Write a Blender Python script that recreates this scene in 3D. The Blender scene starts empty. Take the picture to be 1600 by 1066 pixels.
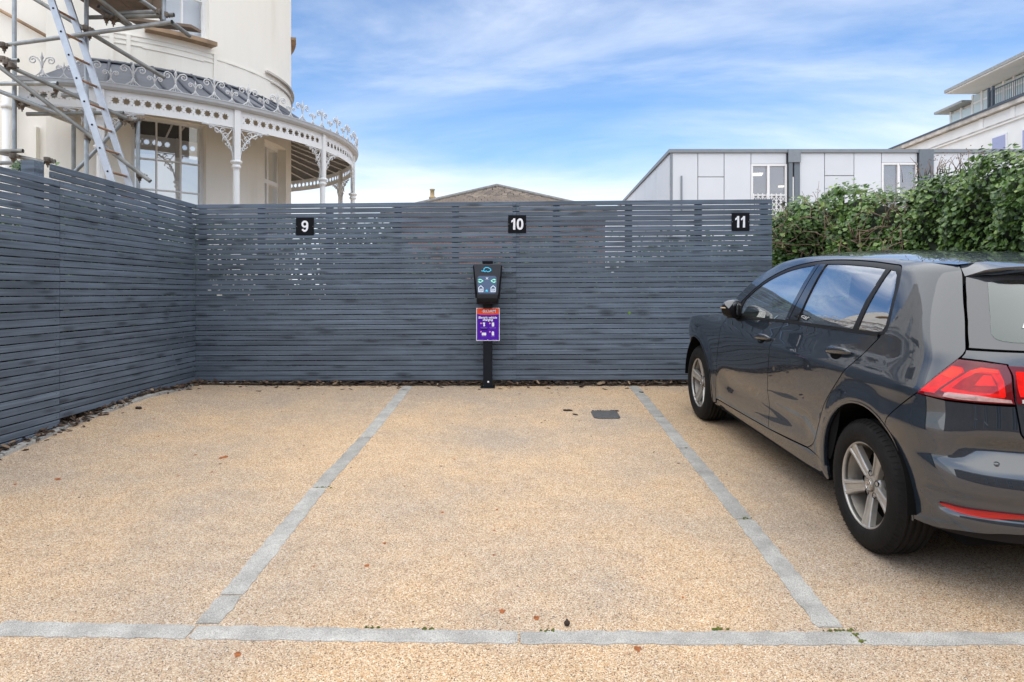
import bpy, bmesh, math, random
import numpy as np
from mathutils import Vector, Matrix, geometry
random.seed(7); np.random.seed(7)
D = bpy.data
SC = bpy.context.scene
COL = SC.collection
PI = math.pi
# ------------------------------------------------------------------ camera
HC = 1.47                      # eye height above the paving straight below
FPX, HORIZON = 1106.0, 458.0   # focal length and horizon line of the picture (1600 px wide)
cam = D.cameras.new('camera'); cam_o = D.objects.new('camera', cam); COL.objects.link(cam_o)
cam_o.location = (0, 0, HC); cam_o.rotation_euler = (PI/2, 0, 0)
cam.sensor_width = 36.0; cam.lens = 36.0*FPX/1600.0
cam.shift_y = -(533.0-HORIZON)/1600.0
cam.clip_start = 0.05; cam.clip_end = 2000
SC.camera = cam_o
# ------------------------------------------------------------------ light and sky
SUN_EL, SUN_AZ = math.radians(48), math.radians(200)    # high, behind the camera and a little to the left
SC.view_settings.view_transform = 'Standard'
SC.view_settings.look = 'None'
SC.view_settings.gamma = 1.0
SC.view_settings.use_curve_mapping = False
SC.view_settings.exposure = 0.70
world = D.worlds.new('World'); SC.world = world; world.use_nodes = True
def sky_nodes():
    nt = world.node_tree; nt.nodes.clear(); N_ = nt.nodes.new; L = nt.links.new
    out = N_('ShaderNodeOutputWorld'); bg = N_('ShaderNodeBackground'); bg.inputs['Strength'].default_value = 0.082
    sky = N_('ShaderNodeTexSky'); sky.sky_type = 'NISHITA'; sky.sun_disc = False
    sky.sun_elevation = SUN_EL; sky.sun_rotation = SUN_AZ
    sky.air_density = 1.0; sky.dust_density = 1.2; sky.ozone_density = 1.4; sky.altitude = 50
    gain = N_('ShaderNodeMix'); gain.data_type = 'RGBA'; gain.blend_type = 'MULTIPLY'; gain.inputs[0].default_value = 1.0
    gain.inputs[7].default_value = (0.74, 1.10, 1.44, 1)
    L(sky.outputs[0], gain.inputs[6])
    tc = N_('ShaderNodeTexCoord'); sep = N_('ShaderNodeSeparateXYZ'); L(tc.outputs['Generated'], sep.inputs[0])
    # clouds lie in a flat layer: direction / (height + k)
    addz = N_('ShaderNodeMath'); addz.operation = 'ADD'; addz.inputs[1].default_value = 0.16
    mx = N_('ShaderNodeMath'); mx.operation = 'MAXIMUM'; mx.inputs[1].default_value = 0.0
    L(sep.outputs['Z'], mx.inputs[0]); L(mx.outputs[0], addz.inputs[0])
    dv = []
    for a in ('X', 'Y'):
        d = N_('ShaderNodeMath'); d.operation = 'DIVIDE'; L(sep.outputs[a], d.inputs[0]); L(addz.outputs[0], d.inputs[1]); dv.append(d)
    cmb = N_('ShaderNodeCombineXYZ'); L(dv[0].outputs[0], cmb.inputs[0]); L(dv[1].outputs[0], cmb.inputs[1])
    mp = N_('ShaderNodeMapping'); mp.inputs['Rotation'].default_value = (0, 0, math.radians(-28)); mp.inputs['Scale'].default_value = (0.55, 1.25, 1)
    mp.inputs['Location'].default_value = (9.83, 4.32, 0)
    L(cmb.outputs[0], mp.inputs[0])
    n1 = N_('ShaderNodeTexNoise'); n1.inputs['Scale'].default_value = 0.85; n1.inputs['Detail'].default_value = 10; n1.inputs['Roughness'].default_value = 0.58; n1.inputs['Distortion'].default_value = 0.5
    L(mp.outputs[0], n1.inputs['Vector'])
    r1 = N_('ShaderNodeMapRange'); r1.interpolation_type = 'SMOOTHSTEP'; r1.inputs[1].default_value = 0.44; r1.inputs[2].default_value = 0.74; r1.inputs[3].default_value = 0.0; r1.inputs[4].default_value = 0.52
    L(n1.outputs['Fac'], r1.inputs[0])
    # thin veil thickening towards the horizon, as a cloud layer seen edge-on does
    hz = N_('ShaderNodeMapRange'); hz.interpolation_type = 'SMOOTHSTEP'; hz.inputs[1].default_value = 0.02; hz.inputs[2].default_value = 0.32; hz.inputs[3].default_value = 0.93; hz.inputs[4].default_value = 0.04
    wz = N_('ShaderNodeMath'); wz.operation = 'MULTIPLY_ADD'; wz.inputs[1].default_value = -0.42; L(n1.outputs['Fac'], wz.inputs[0])
    wo = N_('ShaderNodeMath'); wo.operation = 'ADD'; wo.inputs[1].default_value = 0.21; L(sep.outputs['Z'], wo.inputs[0]); L(wo.outputs[0], wz.inputs[2]); L(wz.outputs[0], hz.inputs[0])
    mm = N_('ShaderNodeMath'); mm.operation = 'MAXIMUM'; L(r1.outputs[0], mm.inputs[0]); L(hz.outputs[0], mm.inputs[1])
    # high broken cloud overhead, out of view, brightened for soft light and car reflections
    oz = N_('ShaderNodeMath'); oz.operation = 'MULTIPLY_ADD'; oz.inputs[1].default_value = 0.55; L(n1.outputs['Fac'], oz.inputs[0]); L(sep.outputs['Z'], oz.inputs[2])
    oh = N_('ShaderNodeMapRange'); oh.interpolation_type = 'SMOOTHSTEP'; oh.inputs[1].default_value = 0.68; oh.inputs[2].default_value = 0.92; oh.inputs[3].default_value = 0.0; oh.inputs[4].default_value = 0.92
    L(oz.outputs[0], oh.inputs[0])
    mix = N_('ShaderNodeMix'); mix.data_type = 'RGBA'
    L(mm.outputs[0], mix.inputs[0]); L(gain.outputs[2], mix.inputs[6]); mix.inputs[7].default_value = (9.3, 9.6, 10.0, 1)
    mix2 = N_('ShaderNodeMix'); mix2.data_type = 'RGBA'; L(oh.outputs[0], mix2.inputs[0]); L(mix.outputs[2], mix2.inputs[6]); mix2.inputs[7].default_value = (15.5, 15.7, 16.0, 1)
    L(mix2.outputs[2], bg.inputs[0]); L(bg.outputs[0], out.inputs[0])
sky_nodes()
sun = D.lights.new('sun', 'SUN'); sun_o = D.objects.new('sun', sun); COL.objects.link(sun_o)
sun.energy = 1.2; sun.angle = math.radians(120); sun.color = (1.0, 0.965, 0.91)
# Nishita rotation is measured clockwise from +Y
sd = Vector((math.sin(SUN_AZ)*math.cos(SUN_EL), math.cos(SUN_AZ)*math.cos(SUN_EL), math.sin(SUN_EL)))
sun_o.rotation_euler = (-sd).to_track_quat('-Z', 'Y').to_euler()
sun_o.location = sd*50

# ------------------------------------------------------------------ small helpers
def pix(x, y, d):
    """the point of the place seen at picture position x, y at distance d along the view"""
    return Vector(((x-800)/FPX*d, d, HC+(HORIZON-y)/FPX*d))
def lerp(a, b, t): return a+(b-a)*t
def sst1(a, b, x):
    t = min(1, max(0, (x-a)/(b-a))); return t*t*(3-2*t)
SLOPE = 0.0633
def gz(x, y):
    yy = min(max(y, -25), 7.9)
    return SLOPE*yy + 0.105*sst1(-2.3, -3.45, x)*(1-0.9*sst1(6.4, 7.5, yy))*sst1(-1, 1.5, yy)
def ground_px(x, y):
    """the paving point seen at picture position x, y"""
    lo, hi = .8, 7.9
    f = lambda d: HC-(y-HORIZON)/FPX*d-gz((x-800)/FPX*d, d)
    for _ in range(50):
        m = (lo+hi)/2
        if f(m) > 0: lo = m
        else: hi = m
    return Vector(((x-800)/FPX*lo, lo, gz((x-800)/FPX*lo, lo)))

# ------------------------------------------------------------------ materials
def new_mat(name):
    m = D.materials.new(name); m.use_nodes = True
    nt = m.node_tree; b = nt.nodes['Principled BSDF']
    return m, nt, b
def simple(name, col, rough=0.6, metal=0.0, var=0.0, vscale=8.0, bump=0.0, bscale=40.0, coat=0.0, spec=0.5, emit=None, rnd=0.0):
    m, nt, b = new_mat(name); N_ = nt.nodes.new; L = nt.links.new
    b.inputs['Base Color'].default_value = (*col, 1); b.inputs['Roughness'].default_value = rough; b.inputs['Metallic'].default_value = metal
    b.inputs['Coat Weight'].default_value = coat; b.inputs['Coat Roughness'].default_value = 0.03; b.inputs['Specular IOR Level'].default_value = spec
    tc = N_('ShaderNodeTexCoord')
    if var or rnd:
        n = N_('ShaderNodeTexNoise'); n.inputs['Scale'].default_value = vscale; n.inputs['Detail'].default_value = 6
        L(tc.outputs['Object'], n.inputs['Vector'])
        mr = N_('ShaderNodeMapRange'); mr.inputs[1].default_value = 0.3; mr.inputs[2].default_value = 0.7; mr.inputs[3].default_value = 1-var; mr.inputs[4].default_value = 1+var
        L(n.outputs['Fac'], mr.inputs[0])
        val = mr.outputs[0]
        if rnd:
            oi = N_('ShaderNodeObjectInfo'); r2 = N_('ShaderNodeMapRange'); r2.inputs[3].default_value = 1-rnd; r2.inputs[4].default_value = 1+rnd
            L(oi.outputs['Random'], r2.inputs[0]); mu = N_('ShaderNodeMath'); mu.operation = 'MULTIPLY'; L(val, mu.inputs[0]); L(r2.outputs[0], mu.inputs[1]); val = mu.outputs[0]
        hs = N_('ShaderNodeHueSaturation'); hs.inputs['Color'].default_value = (*col, 1); L(val, hs.inputs['Value']); L(hs.outputs[0], b.inputs['Base Color'])
    if bump:
        n2 = N_('ShaderNodeTexNoise'); n2.inputs['Scale'].default_value = bscale; n2.inputs['Detail'].default_value = 5
        L(tc.outputs['Object'], n2.inputs['Vector'])
        bp = N_('ShaderNodeBump'); bp.inputs['Strength'].default_value = bump; bp.inputs['Distance'].default_value = 0.01
        L(n2.outputs['Fac'], bp.inputs['Height']); L(bp.outputs[0], b.inputs['Normal'])
    if emit:
        b.inputs['Emission Color'].default_value = (*emit[0], 1); b.inputs['Emission Strength'].default_value = emit[1]
    return m
def ramp(nt, stops, interp='LINEAR'):
    r = nt.nodes.new('ShaderNodeValToRGB'); r.color_ramp.interpolation = interp
    e = r.color_ramp.elements
    while len(e) > 1: e.remove(e[-1])
    e[0].position = stops[0][0]; e[0].color = (*stops[0][1], 1)
    for p, c in stops[1:]:
        q = e.new(p); q.color = (*c, 1)
    return r
M = {}
def mat_gravel():
    m, nt, b = new_mat('resin_gravel'); N_ = nt.nodes.new; L = nt.links.new
    tc = N_('ShaderNodeTexCoord')
    v = N_('ShaderNodeTexVoronoi'); v.inputs['Scale'].default_value = 260; v.inputs['Randomness'].default_value = 1
    L(tc.outputs['Object'], v.inputs['Vector'])
    sp = N_('ShaderNodeSeparateColor'); L(v.outputs['Color'], sp.inputs[0])
    r = ramp(nt, [(0.0, (.05, .032, .022)), (.08, (.17, .095, .052)), (.16, (.39, .225, .112)), (.32, (.51, .33, .172)), (.55, (.58, .402, .233)), (.76, (.65, .505, .338)), (.92, (.80, .715, .58)), (.975, (.52, .245, .095))])
    L(sp.outputs[0], r.inputs[0])
    # large soft worn and damp patches
    n = N_('ShaderNodeTexNoise'); n.inputs['Scale'].default_value = 0.9; n.inputs['Detail'].default_value = 6; n.inputs['Roughness'].default_value = .6
    L(tc.outputs['Object'], n.inputs['Vector'])
    mr = N_('ShaderNodeMapRange'); mr.inputs[1].default_value = .38; mr.inputs[2].default_value = .68; mr.inputs[3].default_value = 1.04; mr.inputs[4].default_value = .76
    L(n.outputs['Fac'], mr.inputs[0])
    n3 = N_('ShaderNodeTexNoise'); n3.inputs['Scale'].default_value = 9; n3.inputs['Detail'].default_value = 4; L(tc.outputs['Object'], n3.inputs['Vector'])
    mr3 = N_('ShaderNodeMapRange'); mr3.inputs[1].default_value = .3; mr3.inputs[2].default_value = .7; mr3.inputs[3].default_value = .93; mr3.inputs[4].default_value = 1.06
    L(n3.outputs['Fac'], mr3.inputs[0])
    mu = N_('ShaderNodeMath'); mu.operation = 'MULTIPLY'; L(mr.outputs[0], mu.inputs[0]); L(mr3.outputs[0], mu.inputs[1])
    ms = N_('ShaderNodeMapRange'); ms.inputs[1].default_value = .42; ms.inputs[2].default_value = .66; ms.inputs[3].default_value = 1.0; ms.inputs[4].default_value = .74
    L(n.outputs['Fac'], ms.inputs[0])
    hs = N_('ShaderNodeHueSaturation'); L(r.outputs[0], hs.inputs['Color']); L(mu.outputs[0], hs.inputs['Value']); L(ms.outputs[0], hs.inputs['Saturation'])
    # dark cracks between stones
    ve = N_('ShaderNodeTexVoronoi'); ve.feature = 'DISTANCE_TO_EDGE'; ve.inputs['Scale'].default_value = 260; L(tc.outputs['Object'], ve.inputs['Vector'])
    mre = N_('ShaderNodeMapRange'); mre.inputs[1].default_value = 0.0; mre.inputs[2].default_value = .14; mre.inputs[3].default_value = .70; mre.inputs[4].default_value = 1
    L(ve.outputs['Distance'], mre.inputs[0])
    mx = N_('ShaderNodeMix'); mx.data_type = 'RGBA'; mx.blend_type = 'MULTIPLY'; mx.inputs[0].default_value = 1
    L(hs.outputs[0], mx.inputs[6]); L(mre.outputs[0], mx.inputs[7]); L(mx.outputs[2], b.inputs['Base Color'])
    bp = N_('ShaderNodeBump'); bp.inputs['Strength'].default_value = .5; bp.inputs['Distance'].default_value = .004; L(mre.outputs[0], bp.inputs['Height']); L(bp.outputs[0], b.inputs['Normal'])
    b.inputs['Roughness'].default_value = .62
    return m
def mat_granite():
    m, nt, b = new_mat('grey_granite'); N_ = nt.nodes.new; L = nt.links.new
    tc = N_('ShaderNodeTexCoord'); oi = N_('ShaderNodeObjectInfo')
    n = N_('ShaderNodeTexNoise'); n.inputs['Scale'].default_value = 260; n.inputs['Detail'].default_value = 3; L(tc.outputs['Object'], n.inputs['Vector'])
    r = ramp(nt, [(.26, (.09, .085, .075)), (.42, (.275, .266, .248)), (.58, (.39, .378, .353)), (.75, (.56, .545, .515))]); L(n.outputs['Fac'], r.inputs[0])
    n2 = N_('ShaderNodeTexNoise'); n2.inputs['Scale'].default_value = 7; n2.inputs['Detail'].default_value = 7; n2.inputs['Roughness'].default_value = .65; L(tc.outputs['Object'], n2.inputs['Vector'])
    mr = N_('ShaderNodeMapRange'); mr.inputs[1].default_value = .3; mr.inputs[2].default_value = .7; mr.inputs[3].default_value = .68; mr.inputs[4].default_value = 1.18; L(n2.outputs['Fac'], mr.inputs[0])
    r3 = N_('ShaderNodeMapRange'); r3.inputs[3].default_value = .9; r3.inputs[4].default_value = 1.1; L(oi.outputs['Random'], r3.inputs[0])
    mu = N_('ShaderNodeMath'); mu.operation = 'MULTIPLY'; L(mr.outputs[0], mu.inputs[0]); L(r3.outputs[0], mu.inputs[1])
    hs = N_('ShaderNodeHueSaturation'); L(r.outputs[0], hs.inputs['Color']); L(mu.outputs[0], hs.inputs['Value']); L(hs.outputs[0], b.inputs['Base Color'])
    bp = N_('ShaderNodeBump'); bp.inputs['Strength'].default_value = .6; bp.inputs['Distance'].default_value = .006; L(n2.outputs['Fac'], bp.inputs['Height']); L(bp.outputs[0], b.inputs['Normal'])
    b.inputs['Roughness'].default_value = .75
    return m
def mat_fence():
    m, nt, b = new_mat('stained_slat_wood'); N_ = nt.nodes.new; L = nt.links.new
    tc = N_('ShaderNodeTexCoord'); oi = N_('ShaderNodeObjectInfo')
    off = N_('ShaderNodeVectorMath'); off.operation = 'SCALE'; off.inputs[0].default_value = (37, 11, 53); L(oi.outputs['Random'], off.inputs[3])
    ad = N_('ShaderNodeVectorMath'); ad.operation = 'ADD'; L(tc.outputs['Object'], ad.inputs[0]); L(off.outputs[0], ad.inputs[1])
    # knots: stretched cells
    mk = N_('ShaderNodeMapping'); mk.inputs['Scale'].default_value = (2.6, 1, 13); L(ad.outputs[0], mk.inputs[0])
    vk = N_('ShaderNodeTexVoronoi'); vk.inputs['Scale'].default_value = 1; L(mk.outputs[0], vk.inputs['Vector'])
    kr = N_('ShaderNodeMapRange'); kr.interpolation_type = 'SMOOTHSTEP'; kr.inputs[1].default_value = .08; kr.inputs[2].default_value = .32; kr.inputs[3].default_value = .50; kr.inputs[4].default_value = 1; L(vk.outputs['Distance'], kr.inputs[0])
    mg = N_('ShaderNodeMapping'); mg.inputs['Scale'].default_value = (1.5, 40, 70); L(ad.outputs[0], mg.inputs[0])
    ng = N_('ShaderNodeTexNoise'); ng.inputs['Scale'].default_value = 1; ng.inputs['Detail'].default_value = 5; ng.inputs['Distortion'].default_value = .4; L(mg.outputs[0], ng.inputs['Vector'])
    gr = N_('ShaderNodeMapRange'); gr.inputs[1].default_value = .3; gr.inputs[2].default_value = .7; gr.inputs[3].default_value = .72; gr.inputs[4].default_value = 1.28; L(ng.outputs['Fac'], gr.inputs[0])
    nb = N_('ShaderNodeTexNoise'); nb.inputs['Scale'].default_value = 2.2; nb.inputs['Detail'].default_value = 4; L(ad.outputs[0], nb.inputs['Vector'])
    br = N_('ShaderNodeMapRange'); br.inputs[1].default_value = .3; br.inputs[2].default_value = .7; br.inputs[3].default_value = .8; br.inputs[4].default_value = 1.2; L(nb.outputs['Fac'], br.inputs[0])
    rr = N_('ShaderNodeMapRange'); rr.inputs[3].default_value = .84; rr.inputs[4].default_value = 1.15; L(oi.outputs['Random'], rr.inputs[0])
    v = kr.outputs[0]
    for o in (gr, br, rr):
        q = N_('ShaderNodeMath'); q.operation = 'MULTIPLY'; L(v, q.inputs[0]); L(o.outputs[0], q.inputs[1]); v = q.outputs[0]
    hs = N_('ShaderNodeHueSaturation'); hs.inputs['Color'].default_value = (.089, .115, .150, 1); L(v, hs.inputs['Value']); L(hs.outputs[0], b.inputs['Base Color'])
    bp = N_('ShaderNodeBump'); bp.inputs['Strength'].default_value = .35; bp.inputs['Distance'].default_value = .003; L(ng.outputs['Fac'], bp.inputs['Height']); L(bp.outputs[0], b.inputs['Normal'])
    b.inputs['Roughness'].default_value = .62
    return m
def mat_stucco():
    m, nt, b = new_mat('cream_stucco'); N_ = nt.nodes.new; L = nt.links.new
    tc = N_('ShaderNodeTexCoord')
    mp = N_('ShaderNodeMapping'); mp.inputs['Scale'].default_value = (1.2, 1.2, .35); L(tc.outputs['Object'], mp.inputs[0])
    n = N_('ShaderNodeTexNoise'); n.inputs['Scale'].default_value = 1.4; n.inputs['Detail'].default_value = 7; L(mp.outputs[0], n.inputs['Vector'])
    r = ramp(nt, [(.28, (.72, .675, .58)), (.45, (.81, .775, .695)), (.75, (.84, .81, .74))]); L(n.outputs['Fac'], r.inputs[0]); L(r.outputs[0], b.inputs['Base Color'])
    n2 = N_('ShaderNodeTexNoise'); n2.inputs['Scale'].default_value = 60; n2.inputs['Detail'].default_value = 4; L(tc.outputs['Object'], n2.inputs['Vector'])
    bp = N_('ShaderNodeBump'); bp.inputs['Strength'].default_value = .15; bp.inputs['Distance'].default_value = .01; L(n2.outputs['Fac'], bp.inputs['Height']); L(bp.outputs[0], b.inputs['Normal'])
    b.inputs['Roughness'].default_value = .7
    return m
def mat_brick():
    m, nt, b = new_mat('red_brick'); N_ = nt.nodes.new; L = nt.links.new
    tc = N_('ShaderNodeTexCoord'); mp = N_('ShaderNodeMapping'); mp.inputs['Rotation'].default_value = (PI/2, 0, 0); L(tc.outputs['Object'], mp.inputs[0])
    t = N_('ShaderNodeTexBrick'); t.inputs['Scale'].default_value = 4.4; t.inputs['Color1'].default_value = (.30, .115, .065, 1); t.inputs['Color2'].default_value = (.36, .16, .09, 1); t.inputs['Mortar'].default_value = (.42, .38, .33, 1)
    L(mp.outputs[0], t.inputs['Vector']); L(t.outputs[0], b.inputs['Base Color']); b.inputs['Roughness'].default_value = .85
    return m
def mat_glass(name, tint, base=.07, gain=.85, power=2.2):
    m = D.materials.new(name); m.use_nodes = True; nt = m.node_tree; nt.nodes.clear(); N_ = nt.nodes.new; L = nt.links.new
    out = N_('ShaderNodeOutputMaterial'); tr = N_('ShaderNodeBsdfTransparent'); tr.inputs[0].default_value = (*tint, 1)
    gl = N_('ShaderNodeBsdfGlossy'); gl.inputs['Roughness'].default_value = .01; gl.inputs[0].default_value = (1, 1, 1, 1)
    lw = N_('ShaderNodeLayerWeight'); lw.inputs[0].default_value = .5
    pw = N_('ShaderNodeMath'); pw.operation = 'POWER'; pw.inputs[1].default_value = power; L(lw.outputs['Facing'], pw.inputs[0])
    ma = N_('ShaderNodeMath'); ma.operation = 'MULTIPLY_ADD'; ma.inputs[1].default_value = gain; ma.inputs[2].default_value = base; L(pw.outputs[0], ma.inputs[0])
    mx = N_('ShaderNodeMixShader'); L(ma.outputs[0], mx.inputs[0]); L(tr.outputs[0], mx.inputs[1]); L(gl.outputs[0], mx.inputs[2]); L(mx.outputs[0], out.inputs[0])
    return m
def mat_carpaint():
    m, nt, b = new_mat('grey_car_paint'); N_ = nt.nodes.new; L = nt.links.new
    b.inputs['Base Color'].default_value = (.013, .019, .028, 1); b.inputs['Metallic'].default_value = 0.0; b.inputs['Specular IOR Level'].default_value = .15; b.inputs['Roughness'].default_value = .45
    b.inputs['Coat Weight'].default_value = 1; b.inputs['Coat Roughness'].default_value = .015; b.inputs['Coat IOR'].default_value = 1.85
    tc = N_('ShaderNodeTexCoord'); n = N_('ShaderNodeTexNoise'); n.inputs['Scale'].default_value = 5; n.inputs['Detail'].default_value = 8; L(tc.outputs['Object'], n.inputs['Vector'])
    mr = N_('ShaderNodeMapRange'); mr.inputs[1].default_value = .4; mr.inputs[2].default_value = .8; mr.inputs[3].default_value = .004; mr.inputs[4].default_value = .03; L(n.outputs['Fac'], mr.inputs[0]); L(mr.outputs[0], b.inputs['Coat Roughness'])
    return m
def mat_leaf(name, c1, c2, c3, trans=.25, rough=.35):
    m, nt, b = new_mat(name); N_ = nt.nodes.new; L = nt.links.new
    at = N_('ShaderNodeAttribute'); at.attribute_name = 'tone'
    r = ramp(nt, [(0, c1), (.5, c2), (1, c3)]); L(at.outputs['Fac'], r.inputs[0]); L(r.outputs[0], b.inputs['Base Color'])
    b.inputs['Roughness'].default_value = rough
    b.inputs['Subsurface Weight'].default_value = 0
    return m
def mat_leaf_single(name, c1, c2):
    m, nt, b = new_mat(name); N_ = nt.nodes.new; L = nt.links.new
    oi = N_('ShaderNodeObjectInfo'); r = ramp(nt, [(0, c1), (1, c2)]); L(oi.outputs['Random'], r.inputs[0]); L(r.outputs[0], b.inputs['Base Color']); b.inputs['Roughness'].default_value = .33
    return m
def mat_slate():
    m, nt, b = new_mat('roof_slate'); N_ = nt.nodes.new; L = nt.links.new
    oi = N_('ShaderNodeObjectInfo'); tc = N_('ShaderNodeTexCoord')
    n = N_('ShaderNodeTexNoise'); n.inputs['Scale'].default_value = 2.5; n.inputs['Detail'].default_value = 8; n.inputs['Roughness'].default_value = .7; L(tc.outputs['Object'], n.inputs['Vector'])
    a = N_('ShaderNodeMath'); a.operation = 'MULTIPLY_ADD'; a.inputs[1].default_value = .45; L(oi.outputs['Random'], a.inputs[0]); L(n.outputs['Fac'], a.inputs[2])
    r = ramp(nt, [(.35, (.05, .040, .035)), (.6, (.098, .076, .062)), (.85, (.155, .12, .094)), (1, (.24, .20, .16))]); L(a.outputs[0], r.inputs[0]); L(r.outputs[0], b.inputs['Base Color']); b.inputs['Roughness'].default_value = .8
    return m
M['gravel'] = mat_gravel(); M['granite'] = mat_granite(); M['fence'] = mat_fence(); M['stucco'] = mat_stucco(); M['brick'] = mat_brick(); M['paint'] = mat_carpaint(); M['slate'] = mat_slate()
M['iron'] = simple('greyed_white_iron', (.60, .605, .61), .5, var=.12, vscale=6)
M['white'] = simple('white_gloss_paint', (.78, .78, .77), .45, var=.04, vscale=3)
M['whitewall'] = simple('white_render', (.76, .755, .73), .7, var=.05, vscale=1.2)
M['guttergrey'] = simple('pale_grey_gutter', (.47, .49, .51), .5, var=.06)
M['lead'] = simple('lead_sheet', (.115, .125, .15), .5, var=.18, vscale=2.5, bump=.1, bscale=6)
M['leadroll'] = simple('lead_roll', (.085, .093, .115), .55, var=.15, vscale=3)
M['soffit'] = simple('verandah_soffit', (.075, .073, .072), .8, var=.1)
M['steel'] = simple('galvanised_tube', (.33, .35, .36), .42, .55, var=.22, vscale=9, bump=.1, bscale=60, rnd=.15)
M['oldsteel'] = simple('weathered_tube', (.22, .225, .215), .55, .45, var=.3, vscale=7, bump=.15, bscale=60, rnd=.15)
M['coupler'] = simple('rusty_coupler', (.20, .165, .135), .65, .4, var=.4, vscale=25, bump=.4, bscale=80, rnd=.3)
M['alu'] = simple('ladder_aluminium', (.50, .535, .58), .38, .45, var=.12, vscale=8)
M['rung'] = simple('wooden_rung', (.30, .165, .095), .6, var=.25, vscale=14)
M['plank'] = simple('scaffold_plank', (.17, .125, .09), .8, var=.35, vscale=5, bump=.3, bscale=30, rnd=.25)
M['sill'] = simple('brown_timber', (.30, .20, .12), .7, var=.3, vscale=5)
M['black'] = simple('black_plastic', (.008, .008, .010), .45, spec=.18)
M['blacksat'] = simple('satin_black_trim', (.012, .012, .013), .4, spec=.2)
M['post'] = simple('black_powder_coat', (.008, .010, .015), .5, var=.15, vscale=12, spec=.18)
M['charger'] = simple('charcoal_plastic', (.045, .048, .058), .5, var=.08, vscale=20, spec=.25)
M['chargerside'] = simple('charger_side_shell', (.005, .005, .008), .4, spec=.2)
M['screen'] = simple('backlit_screen', (.07, .10, .16), .22, emit=((.13, .20, .36), .18))
M['iconblue'] = simple('blue_lit_icon', (.02, .35, .55), .4, emit=((.10, .55, .75), .45))
M['icongreen'] = simple('green_lit_icon', (.3, .7, .55), .4, emit=((.38, .85, .66), .4))
M['iconwhite'] = simple('white_lit_icon', (.7, .75, .8), .4, emit=((.6, .68, .78), .25))
M['purple'] = simple('purple_print', (.075, .008, .34), .5, spec=.2)
M['orange'] = simple('orange_print', (.80, .085, .035), .5, spec=.2)
M['pink'] = simple('pink_print', (.78, .30, .42), .4)
M['print'] = simple('white_print', (.80, .79, .80), .45)
M['palewrite'] = simple('lilac_fine_print', (.36, .24, .62), .45)
M['plaque'] = simple('black_plaque', (.006, .006, .008), .4, spec=.15)
M['screw'] = simple('steel_screw', (.3, .3, .3), .4, .7)
M['darkvoid'] = simple('dark_interior', (.012, .012, .013), .9, spec=.05)
M['seat'] = simple('dark_seat_fabric', (.055, .056, .060), .85)
M['greyplastic'] = simple('light_grey_trim', (.20, .20, .20), .6)
M['tyre'] = simple('tyre_rubber', (.0095, .009, .009), .7, spec=.18, var=.25, vscale=14, bump=.2, bscale=90)
M['rim'] = simple('alloy_rim', (.42, .405, .38), .36, .62, var=.14, vscale=18)
M['rimdark'] = simple('dirty_alloy_barrel', (.26, .235, .205), .5, .5, var=.2, vscale=10)
M['chrome'] = simple('chrome', (.75, .75, .75), .12, 1.0)
M['bolt'] = simple('dark_recess', (.006, .006, .006), .9, spec=.05)
M['red'] = simple('red_lens', (.34, .004, .007), .35, spec=.1, var=.35, vscale=40)
M['redbright'] = simple('bright_red_lens', (.80, .012, .008), .4, spec=.1, var=.22, vscale=34)
M['orangelens'] = simple('amber_red_lens', (.95, .055, .016), .4, spec=.1, var=.2, vscale=40)
M['reddark'] = simple('dark_red_lens', (.13, .005, .010), .15, coat=.25, spec=.3)
M['clearlens'] = simple('clear_lens', (.50, .47, .46), .25, coat=.3, var=.25, vscale=45)
M['reflector'] = simple('red_reflector', (.40, .010, .008), .3, coat=.2)
M['frit'] = simple('black_glass_border', (.030, .032, .038), .06, coat=.6, spec=.8)
M['pillar'] = simple('gloss_black_pillar', (.010, .010, .011), .04, coat=1)
M['carglass'] = mat_glass('tinted_car_glass', (.72, .79, .75), .25, .70, 1.4)
M['lenscover'] = mat_glass('clear_red_lens_cover', (1.0, .80, .78), .035, .55, 2.2)
M['stone'] = simple('brown_stone_wall', (.20, .165, .13), .85, var=.3, vscale=1.5, bump=.3, bscale=12)
M['rearglass'] = mat_glass('rear_window_glass', (.52, .62, .59), .06, .75, 1.9)
M['villaglass'] = mat_glass('villa_window_glass', (.86, .88, .87), .50, .45, 1.5)
M['clearglass'] = mat_glass('clear_window_glass', (.95, .96, .96), .12, .4, 2.0)
M['officeglass'] = mat_glass('office_window_glass', (.82, .82, .84), .10, .5, 1.8)
M['blind'] = simple('white_roller_blind', (.72, .73, .74), .8)
M['room'] = simple('room_interior', (.26, .26, .285), .85)
M['lamp'] = simple('lit_ceiling_panel', (.8, .8, .75), .5, emit=((1.0, .9, .72), 1.3))
M['panel'] = simple('pale_cladding_panel', (.60, .625, .66), .5, var=.02, vscale=1.5, rnd=.03)
M['joint'] = simple('panel_joint', (.10, .105, .11), .7)
M['greytrim'] = simple('grey_metal_trim', (.20, .225, .25), .5, var=.06)
M['pilaster'] = simple('slate_grey_column', (.13, .155, .18), .55, var=.05)
M['frame'] = simple('white_window_frame', (.74, .74, .74), .45)
M['paleglass'] = simple('pale_green_glazing', (.58, .66, .64), .12, coat=.3)
M['lilacglass'] = simple('lilac_sky_glass', (.34, .34, .50), .06, coat=.5)
M['roofedge'] = simple('weathered_fascia', (.30, .31, .30), .6, var=.15)
M['cornice'] = simple('stained_stone_cornice', (.46, .43, .39), .8, var=.4, vscale=1.5)
M['rail'] = simple('dark_blue_railing', (.06, .075, .095), .5)
M['ivy'] = mat_leaf('ivy_leaf', (.014, .040, .009), (.082, .160, .030), (.27, .36, .09))
M['ivyone'] = mat_leaf_single('ivy_leaf_near', (.025, .065, .014), (.11, .20, .05))
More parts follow.
